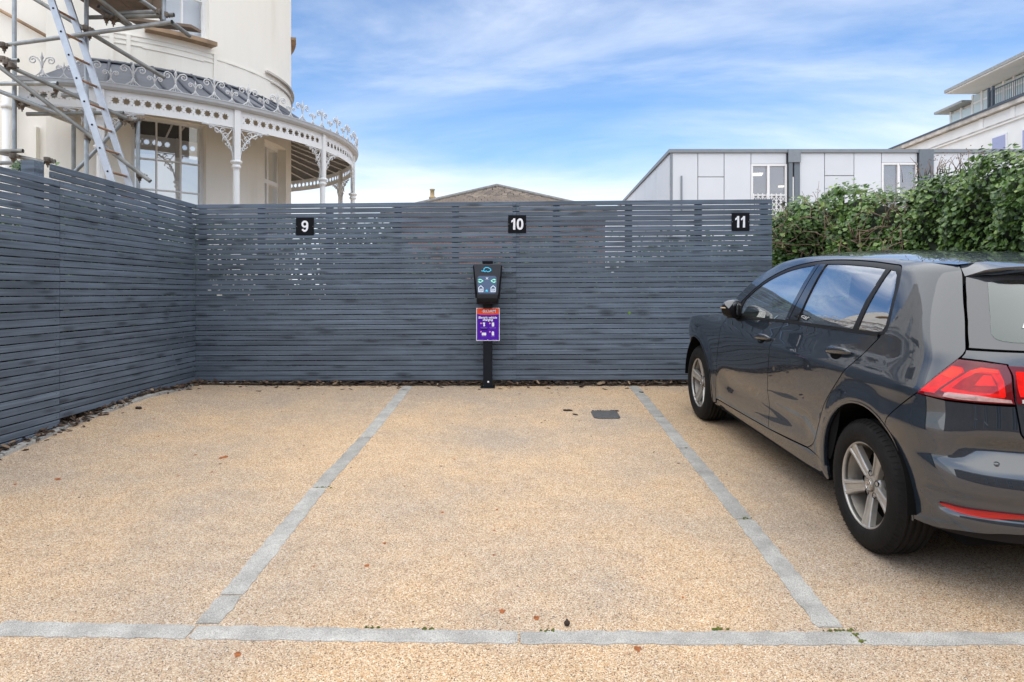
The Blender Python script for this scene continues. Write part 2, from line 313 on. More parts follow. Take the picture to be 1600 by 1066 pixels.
M['shrub'] = mat_leaf('shrub_leaf', (.020, .05, .012), (.045, .10, .022), (.09, .17, .04))
M['twig'] = simple('bare_twig', (.20, .13, .09), .8, var=.3, vscale=20)
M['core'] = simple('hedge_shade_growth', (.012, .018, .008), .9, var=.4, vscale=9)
M['soil'] = simple('dark_soil', (.035, .024, .017), .95, var=.4, vscale=15, bump=.6, bscale=40)
M['bark'] = mat_leaf('bark_chip', (.020, .012, .008), (.095, .055, .032), (.34, .24, .155), rough=.8)
M['rust'] = simple('rust_mark', (.27, .085, .022), .85, var=.4, vscale=60)
M['cover'] = simple('cast_iron_cover', (.075, .077, .081), .65, .1, var=.3, vscale=30, bump=.6, bscale=120)
M['moss'] = simple('moss', (.085, .10, .012), .9, var=.4, vscale=60)
M['twigdark'] = simple('dark_wood_scrap', (.035, .022, .016), .85)
M['greenleaf'] = simple('fresh_green_leaf', (.16, .30, .03), .45)
M['chimney'] = simple('buff_chimney', (.36, .27, .15), .85, var=.3, vscale=6)
M['ridge'] = simple('ridge_tile', (.21, .20, .19), .8, var=.2)
M['card'] = simple('white_card', (.74, .77, .80), .5)
M['cardblue'] = simple('blue_print', (.05, .22, .50), .5)

# ------------------------------------------------------------------ mesh builder
class MB:
    def __init__(s): s.v = []; s.f = []; s.sm = []
    def add(s, vs, fs, smooth=False):
        o = len(s.v); s.v += [tuple(v) for v in vs]; s.f += [tuple(i+o for i in f) for f in fs]; s.sm += [smooth]*len(fs); return s
    def box(s, c, size, mtx=None):
        x, y, z = (size[0]/2, size[1]/2, size[2]/2); c = Vector(c)
        vs = [Vector((a*x, b*y, d*z)) for d in (-1, 1) for b in (-1, 1) for a in (-1, 1)]
        vs = [(mtx @ v if mtx else v)+c for v in vs]
        return s.add(vs, [(0, 2, 3, 1), (4, 5, 7, 6), (0, 1, 5, 4), (2, 6, 7, 3), (0, 4, 6, 2), (1, 3, 7, 5)])
    def bar(s, a, b, w, h, up=(0, 0, 1)):
        a, b = Vector(a), Vector(b); d = (b-a).normalized(); u = Vector(up)
        r = d.cross(u)
        if r.length < 1e-5: r = d.cross(Vector((1, 0, 0)))
        r.normalize(); u = r.cross(d).normalized()
        vs = []
        for p in (a, b):
            for i, j in ((-1, -1), (1, -1), (1, 1), (-1, 1)): vs.append(p+r*(i*w/2)+u*(j*h/2))
        return s.add(vs, [(0, 1, 2, 3), (7, 6, 5, 4), (0, 4, 5, 1), (1, 5, 6, 2), (2, 6, 7, 3), (3, 7, 4, 0)])
    def tube(s, pts, r, n=8, cap=True):
        pts = [Vector(p) for p in pts]; rs = r if isinstance(r, (list, tuple)) else [r]*len(pts)
        vs = []; fs = []; prev = None
        for i, p in enumerate(pts):
            d = (pts[min(i+1, len(pts)-1)]-pts[max(i-1, 0)]).normalized()
            if prev is None:
                a = d.cross(Vector((0, 0, 1)))
                if a.length < 1e-3: a = d.cross(Vector((0, 1, 0)))
                a.normalize()
            else:
                a = prev-d*prev.dot(d)
                if a.length < 1e-5: a = d.orthogonal()
                a.normalize()
            prev = a; b = d.cross(a)
            for k in range(n):
                t = 2*PI*k/n; vs.append(p+(a*math.cos(t)+b*math.sin(t))*rs[i])
        for i in range(len(pts)-1):
            for k in range(n): fs.append((i*n+k, i*n+(k+1) % n, (i+1)*n+(k+1) % n, (i+1)*n+k))
        s.add(vs, fs, True)
        if cap and n > 3:
            o = len(s.v)-len(vs)
            s.f.append(tuple(o+k for k in range(n))[::-1]); s.sm.append(False)
            e = o+(len(pts)-1)*n; s.f.append(tuple(e+k for k in range(n))); s.sm.append(False)
        return s
    def lathe(s, prof, n, org=(0, 0, 0), axis='Z', smooth=True, close=False):
        org = Vector(org); vs = []; fs = []
        for r, h in prof:
            for k in range(n):
                t = 2*PI*k/n; c, q = r*math.cos(t), r*math.sin(t)
                v = {'Z': (c, q, h), 'Y': (c, h, q), 'X': (h, c, q)}[axis]; vs.append(org+Vector(v))
        m = len(prof)
        for i in range(m-1 if not close else m):
            j = (i+1) % m
            for k in range(n): fs.append((i*n+k, i*n+(k+1) % n, j*n+(k+1) % n, j*n+k))
        return s.add(vs, fs, smooth)
    def prism(s, poly, depth, mtx=Matrix.Identity(4)):
        """polygon in local x, z, extruded along local y from 0 to depth"""
        n = len(poly)
        vs = [mtx @ Vector((x, 0, z)) for x, z in poly]+[mtx @ Vector((x, depth, z)) for x, z in poly]
        fs = [tuple(range(n)), tuple(range(2*n-1, n-1, -1))]+[((i+1) % n, i, n+i, n+(i+1) % n) for i in range(n)]
        return s.add(vs, fs)
    def mesh(s, name, mat, mtx=None):
        me = D.meshes.new(name); vs = s.v if mtx is None else [mtx @ Vector(v) for v in s.v]
        me.from_pydata([tuple(v) for v in vs], [], s.f); me.polygons.foreach_set('use_smooth', s.sm); me.materials.append(mat); me.update()
        bm = bmesh.new(); bm.from_mesh(me); bmesh.ops.recalc_face_normals(bm, faces=bm.faces); bm.to_mesh(me); bm.free()
        return me
    def build(s, name, mat, parent=None, kind=None, bevel=0.0):
        o = D.objects.new(name, s.mesh(name, mat)); COL.objects.link(o)
        if bevel:
            md = o.modifiers.new('bevel', 'BEVEL'); md.width = bevel; md.segments = 2; md.limit_method = 'ANGLE'
        put(o, parent)
        if kind: o['kind'] = kind
        return o
def put(o, parent):
    if parent is not None:
        o.parent = parent
        root = parent
        m = Matrix.Identity(4)
        chain = []
        while root is not None: chain.append(root); root = root.parent
        if chain[-1].get('_local') is None:       # children are given in world coordinates
            o.matrix_parent_inverse = (PW[parent.name]).inverted() if parent.name in PW else Matrix.Identity(4)
    return o
PW = {}
def thing(name, label, cat, loc=(0, 0, 0), group=None, local=False):
    o = D.objects.new(name, None); COL.objects.link(o); o.empty_display_size = .2
    o.location = loc; o['label'] = label; o['category'] = cat
    if group: o['group'] = group
    if local: o['_local'] = 1
    else: PW[o.name] = Matrix.Translation(Vector(loc))
    return o
def tag(o, label, cat, group=None):
    o['label'] = label; o['category'] = cat
    if group: o['group'] = group
    return o
def link(name, me, parent, mtx=None):
    o = D.objects.new(name, me); COL.objects.link(o)
    put(o, parent)
    if mtx is not None: o.matrix_basis = mtx
    return o
def pip(px, py, poly):
    poly = np.asarray(poly); x0, y0 = poly[:, 0], poly[:, 1]; x1, y1 = np.roll(x0, -1), np.roll(y0, -1)
    ins = np.zeros(len(px), bool)
    for a, b, c, d in zip(x0, y0, x1, y1):
        if b == d: continue
        cond = ((b > py) != (d > py)) & (px < (c-a)*(py-b)/(d-b)+a)
        ins ^= cond
    return ins
def resample(poly, h, closed=True):
    out = []; n = len(poly)
    for i in range(n if closed else n-1):
        a = np.array(poly[i], float); b = np.array(poly[(i+1) % n], float); k = max(1, int(math.ceil(np.linalg.norm(b-a)/h)))
        for j in range(k): out.append(a+(b-a)*j/k)
    if not closed: out.append(np.array(poly[-1], float))
    return np.array(out)
def flat_fill(outer, holes, h, hmin=None):
    """triangulated sheet with clean edges: points (n,2), triangles, loops"""
    loops = [resample(outer, h)]+[resample(q, h if len(q) < 12 else 9) for q in holes]
    pts = []; edges = []; lidx = []
    for lp in loops:
        o = len(pts); n = len(lp); pts += [tuple(p) for p in lp]; edges += [(o+i, o+(i+1) % n) for i in range(n)]; lidx.append(list(range(o, o+n)))
    A = np.array(outer, float); lo, hi = A.min(0), A.max(0)
    gx = np.arange(lo[0]+h*.5, hi[0], h); gy = np.arange(lo[1]+h*.5, hi[1], h)
    if len(gx) and len(gy):
        g = np.stack(np.meshgrid(gx, gy), -1).reshape(-1, 2)
        ok = pip(g[:, 0], g[:, 1], loops[0])
        for q in loops[1:]: ok &= ~pip(g[:, 0], g[:, 1], q)
        g = g[ok]
        B = np.array(pts)
        if len(g):
            keep = np.ones(len(g), bool)
            for k in range(0, len(g), 2000):
                dd = ((g[k:k+2000, None, :]-B[None])**2).sum(-1).min(1); keep[k:k+2000] = dd > (.45*h)**2
            pts += [tuple(p) for p in g[keep]]
    r = geometry.delaunay_2d_cdt([Vector(p) for p in pts], edges, [], 0, 1e-7)
    V = np.array([tuple(v) for v in r[0]]); F = np.array([f for f in r[2] if len(f) == 3])
    c = V[F].mean(1)
    ok = pip(c[:, 0], c[:, 1], loops[0])
    for q in loops[1:]: ok &= ~pip(c[:, 0], c[:, 1], q)
    F = F[ok]
    # boundary edges
    cnt = {}
    for t in F:
        for i in range(3):
            e = (t[i], t[(i+1) % 3]); k = tuple(sorted(e)); cnt.setdefault(k, []).append(e)
    B = [v[0] for v in cnt.values() if len(v) == 1]
    return V, F, B
def text_mesh(name, body, size, mat, parent, loc, rot=(PI/2, 0, 0), bold=0.0, align='CENTER', sx=1.0, extrude=.0006):
    cu = D.curves.new(name, 'FONT'); cu.body = body; cu.size = size; cu.align_x = align; cu.align_y = 'CENTER'; cu.offset = bold; cu.extrude = extrude; cu.resolution_u = 4
    t = D.objects.new(name+'_tmp', cu); COL.objects.link(t)
    dg = bpy.context.evaluated_depsgraph_get(); me = D.meshes.new_from_object(t.evaluated_get(dg)); D.objects.remove(t)
    me.transform(Matrix.Translation(Vector(loc)) @ Matrix.Rotation(rot[2], 4, 'Z') @ Matrix.Rotation(rot[0], 4, 'X') @ Matrix.Diagonal((sx, 1, 1, 1)))
    me.materials.clear(); me.materials.append(mat); me.name = name
    o = D.objects.new(name, me); COL.objects.link(o); put(o, parent); return o
# ================================================================== GROUND
def build_ground():
    xs = [-400, -120, -40, -15, -8]+[x for x in np.arange(-5, 5.01, .25)]+[8, 15, 40, 120, 400]
    ys = [-400, -120, -40, -25, -12, -6]+[y for y in np.arange(-3, 7.91, .25)]+[7.9, 12, 20, 40, 80, 160, 500]
    ys = sorted(set(round(float(y), 3) for y in ys))
    mb = MB(); n = len(xs)
    vs = [(x, y, gz(x, y)) for y in ys for x in xs]
    fs = [(j*n+i, j*n+i+1, (j+1)*n+i+1, (j+1)*n+i) for j in range(len(ys)-1) for i in range(n-1)]
    mb.add(vs, fs, True)
    o = mb.build('parking_ground', M['gravel'], kind='structure')
    return o
ground = build_ground()
GUP = Vector((0, -SLOPE, 1)).normalized()
def stone(a, b, w0, w1, name='granite_stone', seed=0, h=.004, parent=None):
    """a long flat granite stone set flush in the paving from a to b (ground points)"""
    rnd = random.Random(seed); a = Vector(a); b = Vector(b); d = b-a; L_ = d.length; n = max(3, int(L_/.035)); side = Vector((d.y, -d.x, 0)).normalized()
    vs = []; fs = []
    for i in range(n+1):
        t = i/n; c = a+d*t; w = lerp(w0, w1, t)
        j = [rnd.uniform(-.007, .006) for _ in range(2)]; e = .004 if i in (0, n) else 0
        rows = [(-w/2+j[0]-.004, -.02), (-w/2+j[0]+e, h-.0015), (-w/4, h+rnd.uniform(-.0006, .0006)), (w/4, h+rnd.uniform(-.0006, .0006)), (w/2+j[1]-e, h-.0015), (w/2+j[1]+.004, -.02)]
        for q, z in rows:
            p = c+side*q; z0 = gz(p.x, p.y); vs.append((p.x, p.y, z0+z))
    for i in range(n):
        for k in range(5): fs.append((i*6+k, i*6+k+1, (i+1)*6+k+1, (i+1)*6+k))
    fs += [tuple(range(5, -1, -1)), tuple(n*6+k for k in range(6))]
    mb = MB(); mb.add(vs, fs, False); return mb.build(name, M['granite'], parent)
def strip(points, widths, gap=.011, h=.004):
    for i in range(len(points)-1):
        a, b = points[i], points[i+1]; d = (b-a).normalized()
        stone(a+d*gap/2, b-d*gap/2, widths[i], widths[i+1], seed=i+int(a.x*100), parent=ground, h=h)
G = ground_px
strip([G(637, 604), G(571, 684), G(498, 763), G(361, 931), G(324, 976)], [.105, .10, .10, .10, .10])
strip([G(990, 604), G(1030, 652), G(1070, 701), G(1163, 812), G(1297, 982)], [.105, .10, .10, .10, .10])
l0 = G(-330, 962)
strip([l0, G(-10, 982), G(300, 988.5), G(811, 996.5), G(1340, 998), G(1720, 999), G(2200, 999)], [.10, .105, .095, .088, .088, .088, .088, .09])
# edging along the two fences
ed = [G(0, 712), G(55, 688.5), G(103, 667), G(152, 648), G(197, 632), G(245, 617), G(303, 600.5)]
a0 = ed[0]+(ed[0]-ed[1])*2.2; strip([a0, ed[0]-Vector((0, .01, 0))]+ed[1:], [.062]*8, .02, .018)
eb = [G(312, 599.5), G(420, 599.3), G(520, 599), G(625, 599), G(745, 599), G(870, 599), G(980, 599), G(1090, 598.5), G(1215, 598.5)]
strip(eb, [.045]*9, .012, .010)
# ------------------------------------------------------------------ bark mulch under the fences
def chips():
    vs = []; fs = []; tone = []
    r = np.random.RandomState(3)
    def chip(x, y, z, L_, w, t, rz, rx, ry, c):
        m = Matrix.Translation((x, y, z)) @ Matrix.Rotation(rz, 4, 'Z') @ Matrix.Rotation(ry, 4, 'Y') @ Matrix.Rotation(rx, 4, 'X')
        o = len(vs)
        for sx, tx in ((-1, .55), (-.3, 1), (.45, .9), (1, .4)):
            for sy in (-1, 1): vs.append(tuple(m @ Vector((sx*L_/2, sy*w*tx/2*r.uniform(.7, 1.2), r.uniform(-.3, .3)*t))))
        for sx, tx in ((-1, .5), (-.3, .9), (.45, .8), (1, .4)):
            for sy in (-1, 1): vs.append(tuple(m @ Vector((sx*L_/2, sy*w*tx/2, -t))))
        for k in range(3): fs.append((o+2*k, o+2*k+1, o+2*k+3, o+2*k+2)); fs.append((o+8+2*k, o+2*k, o+2*k+2, o+10+2*k)); fs.append((o+2*k+1, o+9+2*k, o+11+2*k, o+2*k+3))
        fs.append((o, o+8, o+9, o+1)); fs.append((o+6, o+7, o+15, o+14))
        tone.extend([c]*16)
    def heap(x, y, top):
        L_ = r.uniform(.02, .075); chip(x, y, gz(x, y)+r.uniform(.004, top), L_, L_*r.uniform(.25, .6), r.uniform(.002, .006), r.uniform(0, 6.3), r.uniform(-.6, .6), r.uniform(-.4, .4), min(1, max(0, r.beta(1.2, 2.2))))
    for _ in range(1900): heap(r.uniform(-3.45, 2.95), r.uniform(7.60, 7.85) if r.rand() < .8 else r.uniform(7.53, 7.62), .045)
    for _ in range(1500):
        y = r.uniform(3.6, 7.7); x = -3.44+r.uniform(-.2, .085)
        heap(x, y, .05)
    for _ in range(150):  # small dry bits blown over the bays
        x, y = r.uniform(-3.0, 3.4), 7.5-abs(r.normal(0, 1.6)); y = max(y, 2.2); L_ = r.uniform(.006, .022)
        chip(x, y, gz(x, y)+.003, L_, L_*r.uniform(.3, .6), .002, r.uniform(0, 6.3), r.uniform(-.2, .2), r.uniform(-.2, .2), r.uniform(0, .7))
    for _ in range(46):   # strays on the paving close to the edge
        if r.rand() < .6: heap(r.uniform(-3.2, 1.9), 7.5-abs(r.normal(0, .10)), .004)
        else: heap(-3.36+abs(r.normal(0, .07)), r.uniform(4.2, 7.4), .004)
    me = D.meshes.new('bark_mulch'); me.from_pydata(vs, [], fs); me.materials.append(M['bark'])
    a = me.attributes.new('tone', 'FLOAT', 'POINT'); a.data.foreach_set('value', tone); me.update()
    o = D.objects.new('bark_mulch', me); COL.objects.link(o); o['kind'] = 'stuff'
    o['label'] = 'brown bark chips strewn along the foot of both fences'
chips()
mb = MB()
mb.add([(-3.75, 7.56, gz(-3.4, 7.56)+.006), (3.0, 7.56, gz(0, 7.56)+.006), (3.0, 8.3, .53), (-3.75, 8.3, .53)], [(0, 1, 2, 3)])
mb.build('soil_bed', M['soil'], kind='structure')
mb = MB(); vs = [(x, y, gz(x, y)+.008) for y in np.arange(2.6, 7.56, .2) for x in (-4.6, -3.8, -3.55, -3.40)]
mb.add(vs, [(4*i+k, 4*i+k+1, 4*i+k+5, 4*i+k+4) for i in range(len(vs)//4-1) for k in range(3)]); mb.build('soil_border', M['soil'], kind='structure')
# ------------------------------------------------------------------ marks and scraps on the paving
def rust_marks():
    mb = MB(); rn = random.Random(5)
    pts = [(349, 715, 9), (90, 749, 6), (209, 754, 5), (306, 711, 3.5), (279, 744, 3.5), (331, 738, 3.5), (601, 849, 5), (574, 884, 6), (691, 801, 4), (785, 955, 8), (838, 966, 7), (777, 797, 4), (772, 829, 3.5), (772, 868, 3.5), (490, 885, 3), (621, 791, 2.5), (632, 760, 3), (710, 718, 3), (372, 1023, 9), (996, 1014, 9), (602, 938, 3), (1003, 903, 3), (1067, 934, 3.5), (1445, 935, 3), (24, 757, 4), (120, 655, 3), (226, 640, 2.5), (240, 655, 3), (248, 682, 3), (905, 845, 2), (650, 880, 2), (820, 700, 2), (910, 625, 2), (945, 780, 2)]
    for x, y, w in pts:
        for q in range(2 if w > 5 else 1):
            c = G(x+rn.uniform(-2, 2)*q*2, y+rn.uniform(-1, 1)*q); r0 = w*.72/FPX*c.y*(1 if q == 0 else .5); n = 11
            vs = []
            for k in range(n):
                t = 2*PI*k/n; r = r0*rn.uniform(.5, 1.15); px, py = c.x+math.cos(t)*r, c.y+math.sin(t)*r*1.5; vs.append((px, py, gz(px, py)+.0012+.0004*q))
            mb.add([(c.x, c.y, gz(c.x, c.y)+.0012+.0004*q)]+vs, [(0, 1+k, 1+(k+1) % n) for k in range(n)])
    o = mb.build('rust_marks', M['rust'], kind='stuff'); o['label'] = 'small orange rust marks scattered over the tan paving'
rust_marks()
def cover():
    c = G(946, 648.5); t = thing('drain_cover', 'small square dark iron cover set in the paving of the middle bay', 'drain cover', c)
    def P_(dx, dy, dz): return (c.x+dx, c.y+dy, gz(c.x+dx, c.y+dy)+dz)
    mb = MB(); s = .115
    ring = [(-s, -s*1.0), (-s*.72, -s*1.28), (s*.8, -s*1.28), (s, -s*1.0), (s*1.02, s*.9), (s*.78, s*1.25), (-s*.8, s*1.22), (-s*1.02, s*.9)]
    n = len(ring); mb.add([P_(x, y, -.01) for x, y in ring]+[P_(x, y, .006) for x, y in ring]+[P_(x*.93, y*.93, .009) for x, y in ring], [tuple(range(2*n, 3*n))]+[(i, (i+1) % n, n+(i+1) % n, n+i) for i in range(n)]+[(n+i, n+(i+1) % n, 2*n+(i+1) % n, 2*n+i) for i in range(n)]); mb.build('lid', M['cover'], t)
    mb = MB()
    for i in range(-4, 5): mb.bar(P_(i*.024, -.13, .0095), P_(i*.024, .13, .0095), .008, .004)
    mb.build('ribbing', M['cover'], t)
    mb = MB(); rn = random.Random(2)
    for k in range(14):
        a = rn.uniform(.5, 2.6); x, y = rn.uniform(-.13, .14), .148+rn.uniform(-.01, .02); mb.box(P_(x, y, .003), (.02, .014, .006), Matrix.Rotation(a, 3, 'Z'))
    o = mb.build('grit_rim', M['bark'] if False else M['twigdark'], t); o['kind'] = 'stuff'
cover()
def scrap(x, y, L_, ang, w=.018, label=''):
    c = G(x, y); mb = MB(); rn = random.Random(int(x)); pts = []
    for i in range(6):
        t = i/5-.5; px, py = c.x+math.cos(ang)*L_*t, c.y+math.sin(ang)*L_*t+rn.uniform(-.006, .006); pts.append((px, py, gz(px, py)+.008))
    mb.tube(pts, [w*.25, w*.5, w*.45, w*.5, w*.4, w*.2], 6); tag(mb.build('wood_scrap', M['twigdark']), label, 'wood scrap', 'bits of dark wood on the paving')
scrap(887, 642.5, .085, -.2, .02, 'thicker scrap of dark wood left of the drain cover')
scrap(899, 649, .055, -.7, .013, 'short thin scrap of dark wood nearest the drain cover')
scrap(1002, 614, .05, -.5, .013, 'tiny dark wood scrap beside the far end of the right stone strip')
scrap(217, 639, .05, .3, .03, 'dark lump of bark lying beside the left fence edging')
c = G(886, 978); mb = MB(); mb.lathe([(.001, 0), (.009, .002), (.0125, .009), (.010, .017), (.004, .021), (.003, .026), (.0005, .027)], 10, (c.x, c.y, c.z+.001))
tag(mb.build('seed_pod', M['twigdark']), 'small round brown seed pod lying just behind the near stone strip', 'seed pod')
mb = MB(); rn = random.Random(4)
for (x, y, k) in [(580, 982, 10), (668, 984, 16), (1330, 985, 10), (1336, 993, 14), (1346, 1003, 16), (1305, 986, 14), (1120, 984, 16), (860, 987, 8), (500, 762, 12), (1166, 811, 10), (1070, 701, 6)]:
    for _ in range(k):
        p = G(x+rn.gauss(0, 7 if abs(x-1340) > 10 else 2.5), y+rn.gauss(0, .8)); s = rn.uniform(.003, .007); mb.lathe([(s, 0), (s*.8, s*.5), (.0004, s*.9)], 5, (p.x, p.y, p.z+.002))
o = mb.build('joint_moss', M['moss'], kind='stuff'); o['label'] = 'green moss in the joints of the near stone strip'

# ================================================================== FENCES
BL, BR = Vector((-3.433, 7.67, 0)), Vector((2.772, 7.55, 0))
BTOP, BBOT = (2.427, 2.467), (.520, .553)         # top and bottom heights at the left and right end
NS = 35
def slat_mesh(name, L_, h=.0465, t=.018):
    mb = MB(); mb.box((L_/2, 0, 0), (L_, t, h)); me = mb.mesh(name, M['fence'])
    bm = bmesh.new(); bm.from_mesh(me); bmesh.ops.bevel(bm, geom=[e for e in bm.edges if abs((e.verts[0].co-e.verts[1].co).x) > .1], offset=.0025, segments=1, affect='EDGES'); bm.to_mesh(me); bm.free(); return me
def run_of_slats(par, p0, p1, hgt, h1, zfun, count, jit, seed):
    """count boards between two plan points; zfun(i, t) is the height of board i at end t"""
    rn = random.Random(seed); d = p1-p0; L_ = d.length; me = slat_mesh('slat', L_, hgt)
    for i in range(count):
        z0 = zfun(i, 0)+rn.uniform(-jit, jit); z1 = zfun(i, 1)+rn.uniform(-jit, jit)
        a = Vector((p0.x, p0.y, z0)); x = Vector((d.x, d.y, z1-z0)); s = x.length/L_; x.normalize(); y = Vector((-x.y, x.x, 0)).normalized(); z = x.cross(y)
        off = y*rn.uniform(-.0015, .0015)
        m = Matrix(((x.x, y.x, z.x, a.x+off.x), (x.y, y.y, z.y, a.y+off.y), (x.z, y.z, z.z, a.z), (0, 0, 0, 1))) @ Matrix.Diagonal((s, 1, rn.uniform(.985, 1.03), 1))
        link('slat', me, par, m)
bf = thing('slat_fence', 'long blue-grey horizontal slat fence across the back of the bays, under the three numbers', 'fence', (-.33, 7.61, .5), 'slate grey slat fences')
def bz(i, t): 
    top = lerp(BTOP[0], BTOP[1], t); bot = lerp(BBOT[0], BBOT[1], t); return lerp(top-.022, bot+.022, i/(NS-1))
JT = (810-305)/(1206-305.0)
mid = BL.lerp(BR, JT)
gapv = (BR-BL).normalized()*.0015
run_of_slats(bf, BL, mid-gapv, .0483, 0, lambda i, t: bz(i, t*JT), NS, .0014, 1)
run_of_slats(bf, mid+gapv, BR, .0483, 0, lambda i, t: bz(i, JT+t*(1-JT)), NS, .0014, 2)
pm = MB(); pm.box((0, .03, 0), (.075, .035, 1.93)); pme = pm.mesh('post', M['fence'])
for t in (.012, .115, .235, .355, .455, JT, .63, .755, .875, .988):
    p = BL.lerp(BR, t); link('post', pme, bf, Matrix.Translation((p.x, p.y, lerp(BTOP[0]+BBOT[0], BTOP[1]+BBOT[1], t)/2-.008)))
lf_ = thing('slat_fence', 'blue-grey slat fence along the left side, stepping down in front of the scaffold', 'fence', (-3.433, 5.5, .45), 'slate grey slat fences')
LX = -3.433; PITCH = (BTOP[0]-BBOT[0]-.044)/(NS-1)
run_of_slats(lf_, Vector((LX, 7.655, 0)), Vector((LX, 5.362, 0)), .0468, 0, lambda i, t: 2.405-(i+2)*PITCH, NS-2, .0012, 3)
run_of_slats(lf_, Vector((LX, 7.655, 0)), Vector((LX, 5.265, 0)), .0468, 0, lambda i, t: 2.405-i*PITCH, 2, .0012, 5)
run_of_slats(lf_, Vector((LX, 5.358, 0)), Vector((LX, 3.05, 0)), .0468, 0, lambda i, t: 2.405-(i+2)*PITCH, NS, .0012, 4)
# the boards run towards the viewer, so their backs face -x: posts stand on that side
for y, top in ((7.58, 2.42), (6.85, 2.42), (6.1, 2.42), (5.36, 2.30), (4.6, 2.31), (3.8, 2.31), (3.1, 2.31)):
    mb = MB(); mb.box((LX-.03, y, (top+.4)/2), (.035, .075, top-.4)); mb.build('post', M['fence'], lf_)
mb = MB(); mb.box((LX-.062, 5.16, 1.39), (.095, .11, 2.08)); mb.build('fence_post', M['fence'], lf_)
mb = MB()
for i in range(NS):
    for y in (5.31, 5.41, 6.08, 6.84, 7.60):
        z = 2.405-i*PITCH+random.uniform(-.01, .01); mb.lathe([(.0032, 0), (.0032, .0008), (.0005, .0012)], 6, (LX+.0098, y+random.uniform(-.012, .012), z), 'X')
for i in range(NS):
    for t in (JT-.006, JT+.006):
        p = BL.lerp(BR, t); z = bz(i, t); mb.lathe([(.0032, 0), (.0032, -.0008), (.0005, -.0012)], 6, (p.x, p.y-.0098, z), 'Y')
s_ = mb.build('nail_heads', M['plaque'], lf_); s_['kind'] = 'stuff'
# green growth close behind the back fence, glimpsed between the boards
def leaf_cloud(name, pts, nrm, size, mat, seed, parent=None, kind='stuff', lobes=False):
    r = np.random.RandomState(seed); vs = []; fs = []; tone = []
    for p, nn, s in zip(pts, nrm, size):
        n = Vector(nn)+Vector(r.normal(0, .55, 3)); n.normalize()
        t = n.cross(Vector((0, 0, 1)))
        if t.length < .05: t = n.cross(Vector((1, 0, 0)))
        t.normalize(); u = n.cross(t); a = r.normal(0, .5)+PI; t2 = t*math.cos(a)+u*math.sin(a); u2 = n.cross(t2); p = Vector(p); o = len(vs)
        if lobes: prof = [(0, -.45, 0), (-.50, -.22, .10), (-.34, .10, .05), (0, .55, -.12), (.34, .10, .05), (.50, -.22, .10), (0, -.12, -.03)]
        else: prof = [(0, -.5, 0), (-.27, -.15, .07), (-.2, .22, .04), (0, .55, -.1), (.2, .22, .04), (.27, -.15, .07), (0, 0, -.02)]
        for x, y, z in prof: vs.append(tuple(p+t2*(x*s)+u2*(y*s)+n*(z*s)))
        fs += [(o+6, o+i, o+(i+1) % 6) for i in range(6)]
        c = min(1, max(0, r.normal(.42, .2))); tone += [c]*7
    me = D.meshes.new(name); me.from_pydata(vs, [], fs); me.materials.append(mat); a = me.attributes.new('tone', 'FLOAT', 'POINT'); a.data.foreach_set('value', tone); me.update()
    o = D.objects.new(name, me); COL.objects.link(o); put(o, parent)
    if kind: o['kind'] = kind
    return o
def behind_fence():
    r = np.random.RandomState(11); t = thing('shrub_bank', 'low leafy shrubs glimpsed between the boards of the back fence', 'shrubs', (-.2, 8.6, .5))
    hh_ = lambda x: .95+.10*np.sin(x*1.7+1)+.14*np.sin(x*4.1)+.95*sst_np(-2.2, -1.9, x)-.50*sst_np(-1.45, -1.2, x)+.12*sst_np(.2, 1.1, x)+.25*sst_np(1.9, 2.2, x)
    n = 8600; x = r.uniform(-4.0, 2.9, n); h = hh_(x); z = .5+r.uniform(0, 1, n)**.8*h*np.where(r.uniform(0, 1, n) < .12, 1.35, 1.0); y = 8.05+r.uniform(0, .8, n)
    z = np.minimum(z, 2.25-r.uniform(0, .25, n)); e = 3600; x = np.r_[x, r.uniform(-4.3, -1.3, e)]; z = np.r_[z, r.uniform(.9, 2.35, e)]; y = np.r_[y, r.uniform(8.0, 8.4, e)]; n += e
    leaf_cloud('foliage', np.stack([x, y, z], 1), [(0, -1, .5)]*n, r.uniform(.05, .1, n), M['shrub'], 12, t)
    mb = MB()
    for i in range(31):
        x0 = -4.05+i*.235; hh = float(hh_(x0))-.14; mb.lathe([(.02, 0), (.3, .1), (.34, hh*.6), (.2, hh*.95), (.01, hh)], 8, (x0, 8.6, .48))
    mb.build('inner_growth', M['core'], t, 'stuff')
    t = thing('shrub_bank', 'leafy shrubs glimpsed between the boards of the left fence', 'shrubs', (-4.1, 5.4, .4))
    n = 6000; y = r.uniform(2.9, 8.4, n); h = 1.72+.12*np.sin(y*2.1)+.10*np.sin(y*5.3)+.10*sst_np(5.2, 5.6, y); z = .4+r.uniform(0, 1, n)**.8*h; x = -3.72-np.abs(r.normal(0, .14, n))
    leaf_cloud('foliage', np.stack([x, y, z], 1), [(1, -.2, .5)]*n, r.uniform(.05, .1, n), M['shrub'], 14, t)
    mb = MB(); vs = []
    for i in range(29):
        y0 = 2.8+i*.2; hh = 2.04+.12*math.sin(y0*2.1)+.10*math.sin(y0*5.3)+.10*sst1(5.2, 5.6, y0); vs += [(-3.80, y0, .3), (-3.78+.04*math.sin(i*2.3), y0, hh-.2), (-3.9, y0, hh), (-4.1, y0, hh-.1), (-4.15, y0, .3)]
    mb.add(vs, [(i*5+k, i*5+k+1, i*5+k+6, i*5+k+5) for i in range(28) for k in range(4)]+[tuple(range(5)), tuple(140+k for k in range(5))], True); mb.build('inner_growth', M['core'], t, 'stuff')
def sst_np(a, b, x):
    t = np.clip((np.asarray(x)-a)/(b-a), 0, 1); return t*t*(3-2*t)
behind_fence()
